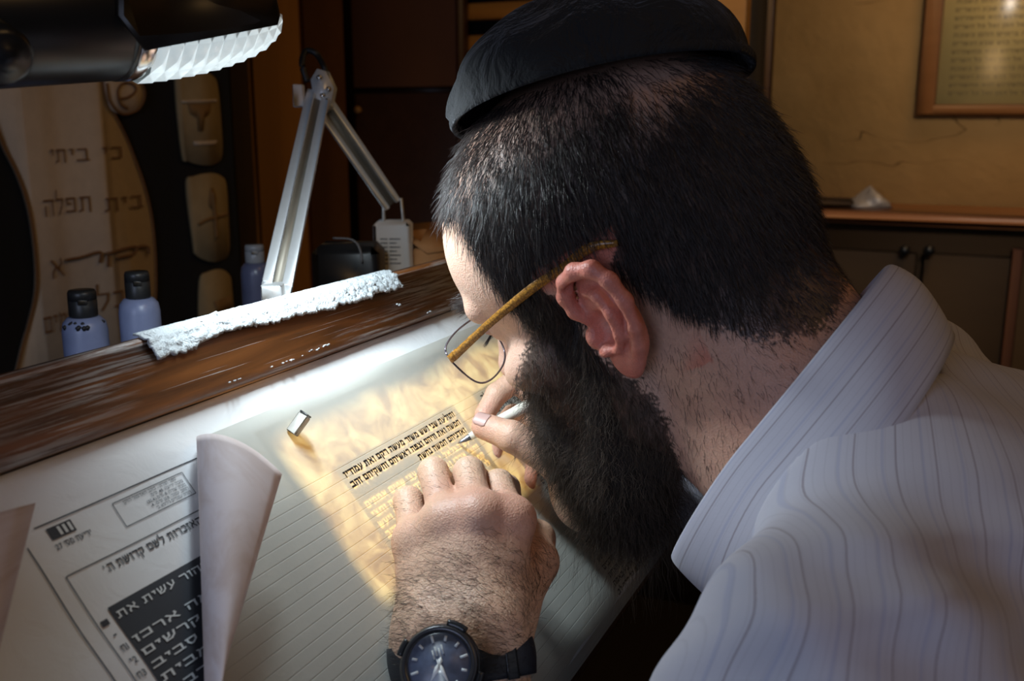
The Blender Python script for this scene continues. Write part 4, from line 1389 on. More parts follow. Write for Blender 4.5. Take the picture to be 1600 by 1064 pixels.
acr = mm(J['mcp'][0]) - mm(J['mcp'][3]); acr /= np.linalg.norm(acr)
rm = [12.5, 13, 12.5, 11.5]
for i in range(4):
    wi = w + acr * (14, 5, -5, -15)[i]
    hf2.cone(wi, mm(J['mcp'][i]), 17, rm[i], k=13)
for i in range(3):
    hf2.cone(mm(J['mcp'][i]), mm(J['mcp'][i + 1]), 9.5, 9.5, k=9)
rf = [8.6, 8.8, 8.6, 8.4]
for i in range(4):
    m_, p_, d_, t_ = mm(J['mcp'][i]), mm(J['pip'][i]), mm(J['dip'][i]), mm(J['tip'][i])
    hf2.cone(m_, m_ + (p_ - m_) * .5, rm[i] - 1.5, rf[i] - .3, k=5)
    hf2.cone(m_ + (p_ - m_) * .45, p_, rf[i] - .3, rf[i] + .4, k=2.0)
    hf2.cone(p_, d_, rf[i], rf[i] - .8, k=2.0)
    hf2.cone(d_, t_, rf[i] - .8, rf[i] - 1.6, k=2.0)
# knuckle ridges
for i in range(4):
    n_ = (CAM - J['mcp'][i]); n_ /= np.linalg.norm(n_)
    hf2.ell(mm(J['mcp'][i]) + n_ * 6.5, (6.5, 6.5, 6), k=9)
# thumb with its ball
T_ = [mm(p) for p in TH]
hf2.cone(w + acr * 18, T_[0], 17, 17, k=12)
hf2.cone(T_[0], T_[1], 17, 13.5, k=10)
hf2.cone(T_[1], T_[2], 12.5, 11, k=4)
hf2.cone(T_[2], T_[3], 10.5, 9, k=4)
fa = mm(J['w'] + (EL - J['w']) * .5)
fd = fa - w; fd /= np.linalg.norm(fd)
for o in (-1, 1):
    hf2.cone(w + acr * o * 13.5 - fd * 2, fa + acr * o * 15, 19.5, 25, k=16)
V_, F_ = hf2.mesh()
LHV = V_ / 1000 + P1; LHF = F_; LHN = vnormals(LHV, LHF)
c_ = np.tile(SKIN * np.array([1.08, 1.10, 1.02]), (len(V_), 1))
for i, (a_, s2) in enumerate(((.75, 70), (.80, 60), (.35, 70), (.25, 70))):
    q = mm(J['mcp'][i]); c_ = blend(c_, a_ * np.exp(-((V_ - q) ** 2).sum(1) / (2 * s2 * 2)), (.52, .19, .16))
    q = mm(J['mcp'][i]) * .45 + mm(J['pip'][i]) * .55; c_ = blend(c_, (.05, .08, .5, .05)[i] * np.exp(-((V_ - q) ** 2).sum(1) / 130), (.46, .20, .17))
c_ = blend(c_, .45 * np.exp(-((V_ - T_[1]) ** 2).sum(1) / 900), (.55, .22, .12))
add_body(LHV, LHF, c_)

# ---- right hand closed on the pen
NIB = on_desk(715, 693, H_P + .0006)
PEN_B = on_desk(832, 629, .052)
pd = PEN_B - NIB; pd /= np.linalg.norm(pd)
dp_ = (NIB - CAM) @ CM[:, 2]
PEN_E = NIB + pd * .150
RW = at(925, 768, .690)
RJ = {'th': [at(905, 742, .672), at(872, 722, .668), at(800, 682, .664), at(757, 666, .674)],
      'ix': [at(868, 640, .712), at(806, 594, .714), at(776, 616, .706), at(757, 648, .696)],
      'md': [at(862, 672, .722), at(802, 650, .730), at(775, 680, .722), at(767, 716, .706)],
      'rg': [at(866, 706, .728), at(815, 690, .740), at(795, 712, .728), at(792, 738, .712)],
      'lt': [at(876, 736, .728), at(842, 718, .738), at(826, 734, .728), at(824, 756, .714)]}
allp = [mm(p) for v_ in RJ.values() for p in v_] + [mm(RW)]
hf3 = Field(np.min(allp, 0) - 40, np.max(allp, 0) + 45, 1.15)
rw = mm(RW)
for k_, r_ in (('ix', 12), ('md', 12), ('rg', 11.5), ('lt', 10.5)):
    q = [mm(p) for p in RJ[k_]]
    hf3.cone(rw, q[0], 21, r_, k=12)
    rr = {'ix': 8.6, 'md': 8.6, 'rg': 8.2, 'lt': 7.6}[k_]
    hf3.cone(q[0], q[1], r_ - 1, rr, k=5); hf3.cone(q[1], q[2], rr, rr - .7, k=1.8); hf3.cone(q[2], q[3], rr - .7, rr - 1.6, k=1.8)
q = [mm(p) for p in RJ['th']]
hf3.cone(rw, q[0], 22, 18, k=12); hf3.cone(q[0], q[1], 17, 13, k=10); hf3.cone(q[1], q[2], 12.5, 10.4, k=4); hf3.cone(q[2], q[3], 10.2, 9.0, k=3)
ER = elbow(SR, RW, .285, .255, np.array([1.0, -.05, -.25]))
fa3 = mm(RW + (ER - RW) * .16)
hf3.cone(rw, fa3, 24, 25, k=12)
V_, F_ = hf3.mesh()
c_ = np.tile(SKIN * np.array([1.05, 1.02, .98]), (len(V_), 1))
for k_ in ('ix', 'md', 'rg', 'lt', 'th'):
    c_ = blend(c_, .5 * np.exp(-((V_ - mm(RJ[k_][3])) ** 2).sum(1) / 160), (.60, .26, .20))
RHV = V_ / 1000 + P1
add_body(RHV, F_, c_)

# ---- torso and arms under the clothes (coarse), and the shirt over them
def rel(p): return (np.asarray(p) - CR) * 1000
def torso(fd_, e):
    fd_.cone((-38, -52, -18), (38, -52, -18), 52 + e, k=30)
    for s_, Sx in ((-1, SL), (1, SR)):
        fd_.cone((s_ * 40, -72, -34), rel(Sx), 46 + e, 54 + e, k=30)
    fd_.cone((-70, -120, -75), (70, -120, -75), 84 + e, k=40)
    fd_.cone((-80, -190, -150), (80, -190, -150), 112 + e, k=50)
    fd_.cone((-70, -250, -290), (70, -250, -290), 122 + e, k=60)
    fd_.cone((-70, -280, -420), (70, -280, -420), 125 + e, k=60)
shf = Field((-330, -440, -560), (330, 330, 110), 4.0)
torso(shf, 8)
shf.cone(rel(SL), rel(EL), 62, 52, k=45)
shf.cone(rel(EL), rel(EL + (J['w'] - EL) * .45), 48, 42, k=20)
shf.cone(rel(SR), rel(ER), 62, 52, k=45)
shf.cone(rel(ER), rel(ER + (RW - ER) * .80), 48, 34, k=20)
# neck opening
shf.cone(rel(CR - NA_ * .030), rel(CR + NA_ * .10), 58, 62, k=8, sub=True)
shf.cone(rel(CR - NA_ * .020 + NB_ * -.004), rel(CR + NA_ * .10), 78, 200, k=10, sub=True)
# folds of the cloth
X, Y, Z = np.meshgrid(*shf.ax, indexing='ij', sparse=True)
fold = 2.6 * np.sin(X * .035 + Y * .022 - Z * .055 + 2.0 * np.sin(Y * .02 + X * .015)) + 2.4 * np.sin(X * .05 - Y * .085 + Z * .04 + 1.3 * np.sin(Z * .03)) + 1.2 * np.sin(X * .11 + Y * .06 + Z * .13)
fold = fold * sstep(np.sqrt(X ** 2 + Y ** 2 + Z ** 2), 120, 210)          # the cloth lies flat under the collar
shf.D += fold.astype(np.float32)
SV, SF = shf.mesh()
SW = SV / 1000 + CR
cs_ = (SW - CAM) @ CM
s_c = cs_[:, 0] * .926 - cs_[:, 1] * .38
t = NT('striped_cotton')
uvn = t.coord('UV'); sep = t.n('ShaderNodeSeparateXYZ'); t.l(uvn, sep.inputs[0])
def stripe(period, width, ofs=0.0):
    fr_ = t.math('FRACT', t.math('ADD', t.math('DIVIDE', sep.outputs[0], period), 50 + ofs))
    return t.math('SUBTRACT', 1.0, t.mrange(t.math('ABSOLUTE', t.math('SUBTRACT', fr_, .5)), width * .5, width), True)
bc = t.mix(t.noise(30, t.coord(), 3), (.47, .455, .52), (.53, .515, .58))
bc = t.mix(t.math('MULTIPLY', stripe(.0031, .10), .22), bc, (.33, .31, .36))
bc = t.mix(t.math('MULTIPLY', stripe(.0138, .028), .6), bc, (.19, .14, .16))
bc = t.mix(t.math('MULTIPLY', stripe(.0138, .05, .33), .35), bc, (.28, .30, .46))
t.base(bc).set(Roughness=.85)
t.b.inputs['Sheen Weight'].default_value = .15
t.bump(t.noise(900, t.coord(), 2), .15, .0004)
M['shirt'] = t.m
build('shirt', SW, SF, M['shirt'], person, uv=np.column_stack([s_c, cs_[:, 1]]), label='pale striped cotton shirt')
bf_ = Field((-260, -420, -540), (260, 60, 60), 9.0)
torso(bf_, -4)
bf_.cone(rel(CR - NA_ * .10), rel(CR - NA_ * .03), 46, 46, k=10)
V_, F_ = bf_.mesh(); add_body(V_ / 1000 + CR, F_, np.tile(SKIN, (len(V_), 1)))
for Sx, Ex, Wx in ((SL, EL, J['w']), (SR, ER, RW)):
    a_, b_, c2 = rel(Sx), rel(Ex), rel(Wx)
    q = np.array([a_, b_, c2])
    bf_ = Field(q.min(0) - 60, q.max(0) + 60, 5.0)
    bf_.cone(a_, b_, 50, 40, k=15); bf_.cone(b_, b_ + (c2 - b_) * .5, 40, 33, k=15); bf_.cone(b_ + (c2 - b_) * .5, b_ + (c2 - b_) * .84, 33, 23, k=15)
    V_, F_ = bf_.mesh(); add_body(V_ / 1000 + CR, F_, np.tile(SKIN, (len(V_), 1)))

t = NT('skin')
at_ = t.n('ShaderNodeVertexColor'); at_.layer_name = 'Col'
n1 = t.noise(420, t.coord(), 4, .6); n2 = t.noise(70, t.coord(), 3)
bc = t.mix(t.math('MULTIPLY', t.mrange(n2, .35, .7), .18), at_.outputs[0], (.56, .27, .20))
hs = t.n('ShaderNodeHueSaturation'); t.l(bc, hs.inputs['Color']); t.l(t.mrange(n1, .3, .7, .92, 1.07), hs.inputs['Value'])
t.base(hs.outputs[0]).set(Roughness=.48)
t.b.inputs['Subsurface Weight'].default_value = .12
t.b.inputs['Subsurface Radius'].default_value = (1.0, .35, .2)
t.b.inputs['Subsurface Scale'].default_value = .004
vr = t.n('ShaderNodeTexVoronoi'); vr.inputs['Scale'].default_value = 900; t.l(t.coord(), vr.inputs['Vector'])
t.bump(t.math('ADD', t.math('MULTIPLY', vr.outputs['Distance'], .8), n1), .35, .0008)
M['skin'] = t.m
build('body', np.concatenate(PV), np.concatenate(PF), M['skin'], person, col=np.concatenate(PC))
# ---- trousers: seat and thighs under the desk
tf = Field((-240, -480, -760), (240, 330, -380), 8.0)
tf.cone((-70, -285, -450), (70, -285, -450), 130, k=40)
for s_ in (-1, 1):
    kn_ = np.array([s_ * 130, 180, -520])
    tf.cone((s_ * 85, -270, -480), kn_, 92, 68, k=30)
    tf.cone(kn_, (s_ * 130, 170, -740), 66, 60, k=20)
V_, F_ = tf.mesh()
build('trousers', V_ / 1000 + CR, F_, simple('black_trousers', (.008, .008, .009), .9), person, label='black trousers')

# ---- hair
def hair_mat(name, c1, c2, rough=.45):
    t = NT(name)
    t.base(t.mix(t.noise(260, t.coord(), 2), c1, c2)).set(Roughness=rough)
    t.b.inputs['Specular IOR Level'].default_value = .35
    return t.m
M['hair'] = hair_mat('dark_hair', (.016, .013, .013), (.060, .046, .042), .34)
M['beard'] = hair_mat('brown_beard', (.014, .010, .008), (.11, .072, .048), .6)
M['arm_hair'] = hair_mat('arm_hair', (.02, .014, .011), (.04, .028, .02))

def head_dirs(R, N, fwd, dwn, outw, spread):
    d = np.outer(np.ones(len(R)), np.array([fwd, 0, -dwn]))
    d = d - N * np.sum(d * N, 1)[:, None] * .9
    d /= np.linalg.norm(d, axis=1)[:, None] + 1e-6
    d = d + N * outw + RNG.normal(0, spread, d.shape)
    return d / np.linalg.norm(d, axis=1)[:, None]

incap = ((HV - np.array([-31., -14, 99])) @ np.array([-.254, -.338, .902])) > 4
msk = scalp * (1 - .80 * thin) * ~incap
msk = msk * (1 - .75 * sstep(u_, -18, -48) * (f_ < -20))        # fading into the neck
R_, fi = scatter(HV, HF, msk.astype(float), 30000)
N_ = HN[HF[fi, 0]]
L_ = RNG.uniform(8, 17, len(R_)) * (1 - .55 * sstep(R_[:, 2], 5, -40))
Dd = head_dirs(R_, N_, .22, 1.0, .38, .16)
V_, F_ = strands(R_, Dd, L_, .16, 3, .10, None, .35, N_)
build('hair', hw(V_), F_, M['hair'], person, label='short dark brown hair', smooth=False)
# stubble on neck and cheek
msk = ((u_ < -28) & (f_ < 20) & (f_ > -130) & (u_ > -110)).astype(float) * ~isear
R_, fi = scatter(HV, HF, msk, 2600); N_ = HN[HF[fi, 0]]
V_, F_ = strands(R_, head_dirs(R_, N_, -.1, 1.0, .25, .25), RNG.uniform(3, 8, len(R_)), .10, 2, .1)
build('neck_hair', hw(V_), F_, M['hair'], person, smooth=False)

# ---- beard: a dense core and a cloud of wiry hairs
g = GRAV
bf = Field((-20, -90, -215), (175, 90, 0), 2.2)
chin = np.array([80., 0, -84])
bf.ell((70, 0, -78), (44, 50, 40), k=20)
for s_ in (-1, 1):
    bf.cone((30, s_ * 54, -30), (50, s_ * 46, -78), 11, 20, k=16)
    bf.cone((99, s_ * 8, -36), (90, s_ * 32, -56), 8, 11, k=9)
    bf.cone((30, s_ * 40, -86), (66, s_ * 30, -100), 18, 22, k=14)
bf.cone(chin + g * 10 + np.array([-8, 0, 0]), chin + g * 52 + np.array([-20, 0, 0]), 38, 27, k=18)
bf.cone(chin + np.array([8, 0, 18]), chin + g * 38 + np.array([-3, 0, 0]), 18, 22, k=16)
bf.ell((122, 0, -46), (12, 24, 6), k=6, sub=True)
BV, BF = bf.mesh()
BN = vnormals(BV, BF)
keep = 1 + 1.5 * sstep(BV[:, 0], 60, 100)
R_, fi = scatter(BV, BF, keep, 16000); N_ = BN[BF[fi, 0]]
dd = N_ * .75 + g * .75 + RNG.normal(0, .55, R_.shape); dd /= np.linalg.norm(dd, axis=1)[:, None]
V1_, F1_ = strands(R_ - N_ * 2, dd, RNG.uniform(8, 26, len(R_)), .15, 6, .75, np.asarray(g) * .25)
R_, fi = scatter(HV, HF, bm_.astype(float) * (u_ > -100), 9000); N_ = HN[HF[fi, 0]]
dd = N_ * .55 + g * .8 + np.array([-.25, 0, -.1]) + RNG.normal(0, .3, R_.shape); dd /= np.linalg.norm(dd, axis=1)[:, None]
V2_, F2_ = strands(R_, dd, RNG.uniform(7, 18, len(R_)), .13, 4, .35, np.asarray(g) * .2)
R_, fi = scatter(BV, BF, sstep(BV[:, 2], -100, -150) + .02, 700); N_ = BN[BF[fi, 0]]
dd = N_ * .5 + g * .9 + RNG.normal(0, .35, R_.shape); dd /= np.linalg.norm(dd, axis=1)[:, None]
V3_, F3_ = strands(R_, dd, RNG.uniform(25, 60, len(R_)), .10, 8, .45, np.asarray(g) * .3)
allV = np.concatenate([BV, V1_, V2_, V3_])
allF = np.concatenate([BF, F1_ + len(BV), F2_ + len(BV) + len(V1_), F3_ + len(BV) + len(V1_) + len(V2_)])
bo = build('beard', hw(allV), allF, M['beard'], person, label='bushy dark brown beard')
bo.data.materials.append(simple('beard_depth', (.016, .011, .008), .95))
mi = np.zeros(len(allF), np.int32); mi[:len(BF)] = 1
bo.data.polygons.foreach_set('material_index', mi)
# eyelashes and brow
lv = []; 
for s_ in (-1, 1):
    a_ = RNG.uniform(-.9, .9, 70)
    R_ = np.column_stack([86.5 - 6 * a_ ** 2 * 1.0, s_ * (32 + 11 * a_), 19.5 + 0 * a_])
    dd = np.column_stack([np.ones(70), s_ * a_ * .5, -.55 + 0 * a_]) + RNG.normal(0, .1, (70, 3)); dd /= np.linalg.norm(dd, axis=1)[:, None]
    lv.append(strands(R_, dd, RNG.uniform(7, 10, 70), .16, 4, .05))
    a_ = RNG.uniform(0, 1, 260)
    R_ = np.column_stack([95.5 - 13 * a_ ** 2, s_ * (10 + 36 * a_), 39 + 5 * np.sin(a_ * 2.6) + RNG.normal(0, 2, 260)])
    dd = np.column_stack([.55 + 0 * a_, s_ * (.5 + 0 * a_), .1 + 0 * a_]) + RNG.normal(0, .2, (260, 3)); dd /= np.linalg.norm(dd, axis=1)[:, None]
    lv.append(strands(R_, dd, RNG.uniform(6, 11, 260), .15, 3, .1))
o_ = 0; vv = []; ff = []
for V_, F_ in lv: vv.append(V_); ff.append(F_ + o_); o_ += len(V_)
build('brows_and_lashes', hw(np.concatenate(vv)), np.concatenate(ff), M['hair'], person, smooth=False)
# hair on the back of the left hand and wrist
LM_ = (LHV - P1) * 1000
vis_ = np.sum(LHN * ((CAM - LHV) / np.linalg.norm(CAM - LHV, axis=1)[:, None]), 1)
tw = ((LM_ - w) @ fd)
msk = sstep(vis_, .1, .5) * sstep(tw, -62, -20) * 1.0
dig = np.zeros(len(LM_))
for i in range(4):
    m_, p_ = mm(J['mcp'][i]), mm(J['pip'][i]); q = m_ * .4 + p_ * .6
    dig += np.exp(-((LM_ - q) ** 2).sum(1) / 90)
msk = msk + dig * .35 * (vis_ > .3)
R_, fi = scatter(LM_, LHF, msk, 6500); N_ = LHN[LHF[fi, 0]]
pdir = np.outer(np.ones(len(R_)), acr) * -.8 + fd * -.25
dd = pdir - N_ * np.sum(pdir * N_, 1)[:, None]; dd = dd / np.linalg.norm(dd, axis=1)[:, None] + N_ * .22 + RNG.normal(0, .35, R_.shape)
dd /= np.linalg.norm(dd, axis=1)[:, None]
V_, F_ = strands(R_, dd, RNG.uniform(4, 12, len(R_)) * np.where(tw[LHF[fi, 0]] > -60, 1, .55), .075, 4, .25, None, .3, N_)
build('arm_hair', V_ / 1000 + P1, F_, M['arm_hair'], person, smooth=False)

# finger nails of the right hand
nm_ = simple('nail', (.52, .33, .29), .35)
def nail(tip, base, rad, face, wdt, ln):
    d_ = tip - base; d_ /= np.linalg.norm(d_); f2 = face - d_ * (face @ d_); f2 /= np.linalg.norm(f2); s2 = np.cross(d_, f2)
    def fn(U, W):
        th = U * np.sqrt(np.clip(1 - np.clip((W - .05) / .36, 0, 1) ** 2 * .75 - np.clip((-.35 - W) / .3, 0, 1) ** 2 * .6, .05, 1))
        return tip + d_[None, None] * (W[..., None] * ln + .002) + (np.cos(th)[..., None] * f2 + np.sin(th)[..., None] * s2 * wdt) * (rad * (1 - .10 * (W[..., None] + .0)))
    P, F, _ = solid_grid(fn, np.linspace(-.62, .62, 9), np.linspace(-.6, .35, 12), .0006)
    build('nail', P, F, nm_, person)
nail(RJ['th'][3], RJ['th'][2], .0092, CM @ np.array([-.45, .75, -.55]), 1.0, .011)
nail(RJ['md'][3], RJ['md'][2], .0073, CM @ np.array([-.8, .0, -.6]), 1.0, .009)

# ---- skull cap
kp = np.array([-.254, -.338, .902]); kp /= np.linalg.norm(kp)
kc = np.array([-33., -14, 99])
k1 = np.array([1, 0, 0]) - kp * kp[0]; k1 /= np.linalg.norm(k1); k2 = np.cross(kp, k1)
nt_, nr_ = 96, 26
th = np.linspace(0, 2 * np.pi, nt_, endpoint=False)
V_ = []
for i in range(nr_):
    s_ = i / (nr_ - 1)
    if s_ < .12: rr = 1.0 + .012 * math.sin(s_ / .12 * math.pi); zz = -.02 + s_ / .12 * .10
    else:
        q = (s_ - .12) / .88
        rr = math.cos(q * math.pi / 2) ** 1.0; zz = .08 + .92 * math.sin(q * math.pi / 2) ** 1.05
    crs = 1 + (.016 * np.sin(th * 5 + 3 * s_) + .020 * np.sin(th * 3 - 6 * s_ + 1) + .010 * np.sin(th * 11 + 9 * s_)) * (s_ > .12) * min(1, 3 * (1 - s_))
    seam = 1 - .018 * np.exp(-((np.mod(th, np.pi / 2) - np.pi / 4) / .05) ** 2) * (s_ > .12)
    V_.append(kc + (np.cos(th) * 88 * rr * crs * seam)[:, None] * k1 + (np.sin(th) * 84 * rr * crs * seam)[:, None] * k2 + kp * (61 * zz))
V_ = np.concatenate(V_)
F_ = np.array([(i * nt_ + j, i * nt_ + (j + 1) % nt_, (i + 1) * nt_ + (j + 1) % nt_, (i + 1) * nt_ + j) for i in range(nr_ - 1) for j in range(nt_)])
t = NT('cap_velvet'); t.base((.006, .006, .007)).set(Roughness=.9)
t.b.inputs['Sheen Weight'].default_value = .16; t.b.inputs['Sheen Roughness'].default_value = .35; t.b.inputs['Sheen Tint'].default_value = (.55, .56, .62, 1)
t.bump(t.noise(26, t.coord(), 5, .6, 1.2), .9, .012)
M['cap'] = t.m
kip = build('skull_cap', hw(V_), F_, M['cap'], person, label='large black velvet skull cap')
sm = kip.modifiers.new('thickness', 'SOLIDIFY'); sm.thickness = .003

# ---- collar
def collar_ring(ph, r_b, r_x, down, fdrop):
    # ph 0 = nape, pi = throat (left side for ph>0)
    b = math.cos(ph); x = -math.sin(ph)
    fr = max(0.0, -b) ** 1.5
    return CR + NB_ * (r_b * b) + np.array([1.0, 0, 0]) * (r_x * x) - NA_ * (down + fdrop * fr)
phs = np.linspace(-2.95, 2.95, 90)
secs = [(.084, .066, .014, .03), (.094, .071, -.004, .016), (.0985, .074, -.0075, .012), (.103, .077, -.004, .014), (.104, .085, .010, .028), (.099, .097, .026, .048), (.092, .108, .041, .078)]
G = np.array([[collar_ring(p_, *s_) for s_ in secs] for p_ in phs])
# resample the section smoothly
Gs = np.array([bezier(g_, 5) for g_ in G])
a_, b_ = Gs.shape[:2]
dist = np.concatenate([[0], np.cumsum(np.linalg.norm(np.diff(Gs[a_ // 2], axis=0), axis=1))])
def col_fn(U, W):
    i = np.clip(U.round().astype(int), 0, a_ - 1); j = np.clip(W.round().astype(int), 0, b_ - 1)
    return Gs[i, j]
P, F, uv = solid_grid(col_fn, np.arange(a_, dtype=float), np.arange(b_, dtype=float), .0016)
uv = np.column_stack([dist[np.clip(uv[:, 1].astype(int), 0, b_ - 1)], uv[:, 0] * .004])
build('collar', P, F, M['shirt'], person, uv=uv, label='turned-down striped shirt collar')

# ================================================================== GLASSES
def ray_L(x, y, lf):
    """head-space point seen at this picture point on the plane left = lf (mm)"""
    o = hl(CAM); d_ = (ray(x, y)) @ HR * 1000
    return o + d_ * ((lf - o[1]) / d_[1])
hg = ray_L(708, 558, 70)
et = np.array([-4., 77, 39])
gl = thing('eyeglasses', tuple(hw(hg)), 'eyeglasses with amber patterned temple and thin metal rims on the writer', 'glasses')
t = NT('amber_acetate'); vz = t.n('ShaderNodeTexVoronoi'); vz.inputs['Scale'].default_value = 900; t.l(t.coord(), vz.inputs['Vector'])
t.base(t.mix(t.mrange(vz.outputs['Distance'], .2, .7), (.48, .22, .03), (.20, .085, .012))).set(Roughness=.3)
M['acetate'] = t.m
M['rim'] = simple('dark_rim', (.22, .20, .24), .25, .8)
def head_tube(pts, w_, h_, upv=(0, 0, 1)):
    """flat bar through head-space points (mm)"""
    q = bezier(pts, 8); T = np.gradient(q, axis=0); T /= np.linalg.norm(T, axis=1)[:, None]
    w_ = np.interp(np.linspace(0, 1, len(q)), np.linspace(0, 1, len(w_)), w_); h_ = np.interp(np.linspace(0, 1, len(q)), np.linspace(0, 1, len(h_)), h_)
    s1 = np.cross(T, upv); s1 /= np.linalg.norm(s1, axis=1)[:, None]; s2 = np.cross(s1, T)
    V = np.stack([q + s1 * w_[:, None] * a + s2 * h_[:, None] * b for a, b in ((-.5, -.5), (.5, -.5), (.5, .5), (-.5, .5))], 1).reshape(-1, 3)
    n = len(q)
    F = [(i * 4 + j, i * 4 + (j + 1) % 4, (i + 1) * 4 + (j + 1) % 4, (i + 1) * 4 + j) for i in range(n - 1) for j in range(4)] + [(3, 2, 1, 0), tuple((n - 1) * 4 + j for j in range(4))]
    return V, F
for s_ in (1, -1):
    m1 = np.array([1, s_, 1.0])
    P_ = [hg * m1, (hg * .6 + et * .4) * m1 + np.array([0, s_ * 3, 2.0]), (hg * .25 + et * .75) * m1 + np.array([0, s_ * 2, 2.0]), et * m1, (et + np.array([-18, 0, 2.])) * m1, (et + np.array([-32, -1, -3.])) * m1]
    V_, F_ = head_tube(P_, [2.6, 2.2, 2.0, 2.2, 2.6, 2.0], [5.0, 4.6, 5.2, 4.6, 5.5, 3.0])
    tm = build('temple', hw(V_), F_, M['acetate'], gl, smooth=False)
    V_, F_ = head_tube([hg * m1 + np.array([-4, 0, 1.]), hg * m1 + np.array([1.5, 0, 0]), hg * m1 + np.array([3, -6 * s_, 0])], [3.2, 3.2, 2.4], [5.5, 5.0, 3.0])
    build('hinge', hw(V_), F_, M['acetate'], tm, smooth=False)
    # rim outline in the lens plane: x = towards the nose, y = up
    td = (hg - et) / np.linalg.norm(hg - et)
    up_ = np.array([0, 0, 1.0]) - td * td[2]; up_ /= np.linalg.norm(up_)
    ctr = hg + td * 2.5
    out = [(-1, 5), (-14, 9), (-34, 9), (-50, 6), (-53, -4), (-49, -18), (-38, -25), (-18, -26), (-5, -21), (0, -8)]
    sp = smooth_poly(out, 6)
    L3 = np.array([ctr + np.array([0, 1.0, 0]) * x + up_ * y for x, y in sp]) * m1
    V_ = MB().tube(np.vstack([L3, L3[:1]]), .6, 6)
    rm_ = build('rim', hw(np.concatenate(V_.V)), V_.F, M['rim'], gl)
    lens = MB().prism(L3, td * m1 * .9)
    build('lens', hw(np.concatenate(lens.V)), lens.F, M['glazing'], gl, smooth=False)
V_, F_ = head_tube([(ctr + np.array([0, -50 + 0., 0]) + up_ * 3), ctr * np.array([1, 0, 1]) + up_ * 6 + td * 2, (ctr + np.array([0, -50., 0]) + up_ * 3) * np.array([1, -1, 1])], [1.6, 1.6, 1.6], [1.8, 1.8, 1.8])
build('bridge', hw(V_), F_, M['rim'], gl, smooth=False)

# ================================================================== PEN
pen = thing('reed_pen', tuple(NIB), 'white pen with steel nib and orange band in the right hand', 'pen')
MB().lathe(NIB, pd, [(0, .0003), (.003, .0012), (.008, .0022), (.0105, .0026), (.011, .0019)], 12, sx=.8).build('nib', M['steel'], pen, smooth=True)
MB().lathe(NIB + pd * .0095, pd, [(0, .0026), (.012, .0036), (.06, .0042), (.125, .0042), (.135, .0036)], 16).build('barrel', simple('ivory_plastic', (.74, .70, .60), .4), pen, smooth=True)
for i, q in enumerate((.058, .0625)):
    MB().lathe(NIB + pd * q, pd, [(0, .0044), (.0008, .0058), (.0028, .0060), (.0038, .0044)], 16).build('rubber_band', simple('orange_rubber', (.55, .13, .03), .6), pen, smooth=True)
mb = MB()
for k in range(6):
    p0 = NIB + pd * (.074 + .002 * k)
    mb.tube(bezier([p0, p0 + CM @ np.array([.002, -.008 - .001 * k, -.006]), p0 + CM @ np.array([.004 + .001 * k, -.016, -.008])], 5), .0005, 5)
mb.build('frayed_thread', M['white_plastic'], pen)

# ================================================================== WATCH
wc = at(688, 1040, .472)
wn = (CAM - wc); wn /= np.linalg.norm(wn)
wn = wn + CM @ np.array([-.18, .16, 0]); wn /= np.linalg.norm(wn)
wx = CM @ np.array([.94, .34, 0]); wx -= wn * (wx @ wn); wx /= np.linalg.norm(wx); wy = np.cross(wn, wx)
wt = thing('wrist_watch', tuple(wc), 'chunky black analogue watch on the left wrist', 'watch')
cs2 = MB().lathe(wc, wn, [(-.009, .0170), (-.005, .0192), (.000, .0195), (.002, .0182), (.0025, .0150)], 48).build('case', M['black_plastic'], wt, smooth=False)
MB().lathe(wc, wn, [(.0015, .0186), (.0040, .0180), (.0048, .0168), (.0040, .0152), (.0022, .0148)], 48).build('bezel', simple('gunmetal', (.05, .05, .055), .3, .6), cs2, smooth=True)
MB().lathe(wc, wn, [(.0022, .0149), (.0028, .0149)], 48).build('dial', simple('navy_dial', (.10, .125, .20), .4, 0, .6, 300), cs2)
mb = MB()
for k in range(12):
    a = k * math.pi / 6
    r0 = .0122
    dq = wx * math.sin(a) + wy * math.cos(a)
    mb.box(wc + dq * r0 + wn * .0029, .0006, .0013 if k % 3 else .0018, .0002, np.array([np.cross(dq, wn), dq, wn]))
for k in range(4):
    mb.box(wc + wx * (-.0015 + .0016 * k) + wy * (.0052 + .0012 * (k % 2)) + wn * .0029, .0004, .0022, .0002, np.array([wx, wy, wn]))
mb.build('markers', M['print_light'], cs2)
def hand2(a, ln, w2):
    dq = wx * math.sin(a) + wy * math.cos(a); sq = np.cross(dq, wn)
    MB().prism([wc + wn * .0033 - dq * .003, wc + wn * .0033 + sq * w2 + dq * .002, wc + wn * .0033 + dq * ln, wc + wn * .0033 - sq * w2 + dq * .002], wn * .0003).build('hand', simple('white_hand', (.85, .86, .84), .4), cs2)
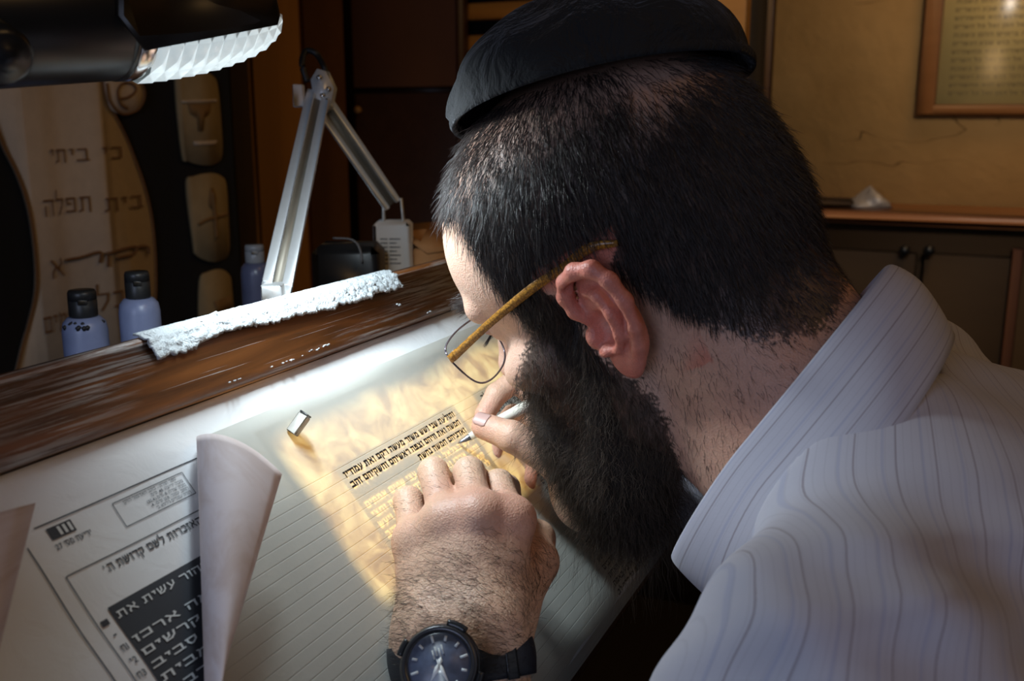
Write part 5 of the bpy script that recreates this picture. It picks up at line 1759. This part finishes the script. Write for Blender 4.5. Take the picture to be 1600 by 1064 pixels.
hand2(math.radians(168), .0115, .0011); hand2(math.radians(224), .0085, .0013); hand2(math.radians(30), .0035, .0012)
MB().lathe(wc, wn, [(.0040, .0150), (.0048, .0140), (.0049, .0001)], 40).build('crystal', M['glazing'], cs2, smooth=True)
for (a, b) in ((.6, 1.1), (2.2, 2.6), (3.8, 4.3), (5.3, 5.8)):
    ts = np.linspace(a, b, 8)
    MB().tube([wc + (wx * math.cos(q) + wy * math.sin(q)) * .0196 + wn * .0012 for q in ts], .0021, 8).build('bezel_guard', M['black_plastic'], cs2, smooth=True)
# strap round the wrist
fdw = EL - J['w']; fdw /= np.linalg.norm(fdw)
ctr = J['w'] + fdw * ((wc - J['w']) @ fdw)
e1 = (wc - ctr) - fdw * ((wc - ctr) @ fdw); e1n = np.linalg.norm(e1); e1 = e1 / e1n; e2 = np.cross(fdw, e1)
ac = acr - fdw * (acr @ fdw); ac /= np.linalg.norm(ac); nn_ = np.cross(fdw, ac)
def strap_pt(ph, ofs, rad):
    return ctr + fdw * ofs + (ac * math.cos(ph) * (.0375 + rad) + nn_ * math.sin(ph) * (.0245 + rad))
ph0 = math.atan2(e1 @ nn_, e1 @ ac)
G = np.array([[strap_pt(p_, o_, .0012 + .0008 * math.cos(o_ * 200)) for o_ in np.linspace(-.011, .011, 7)] for p_ in np.linspace(ph0 + .35, ph0 + 2 * math.pi - .35, 60)])
P, F, _ = solid_grid(lambda U, W: G[U.round().astype(int), W.round().astype(int)], np.arange(60.), np.arange(7.), .0022)
if ((P[:420] - ctr)[200] @ (P[200] - P[620])) < 0: pass
build('strap', P, F, simple('black_resin', (.013, .015, .022), .42), wt)
for p_ in (ph0 - .85,):
    G2 = np.array([[strap_pt(q, o_, .0021) for o_ in (-.0118, -.006, 0, .006, .0118)] for q in np.linspace(p_ - .10, p_ + .10, 6)])
    P, F, _ = solid_grid(lambda U, W: G2[U.round().astype(int), W.round().astype(int)], np.arange(6.), np.arange(5.), .0014)
    build('strap_segment', P, F, M['black_plastic'], wt)
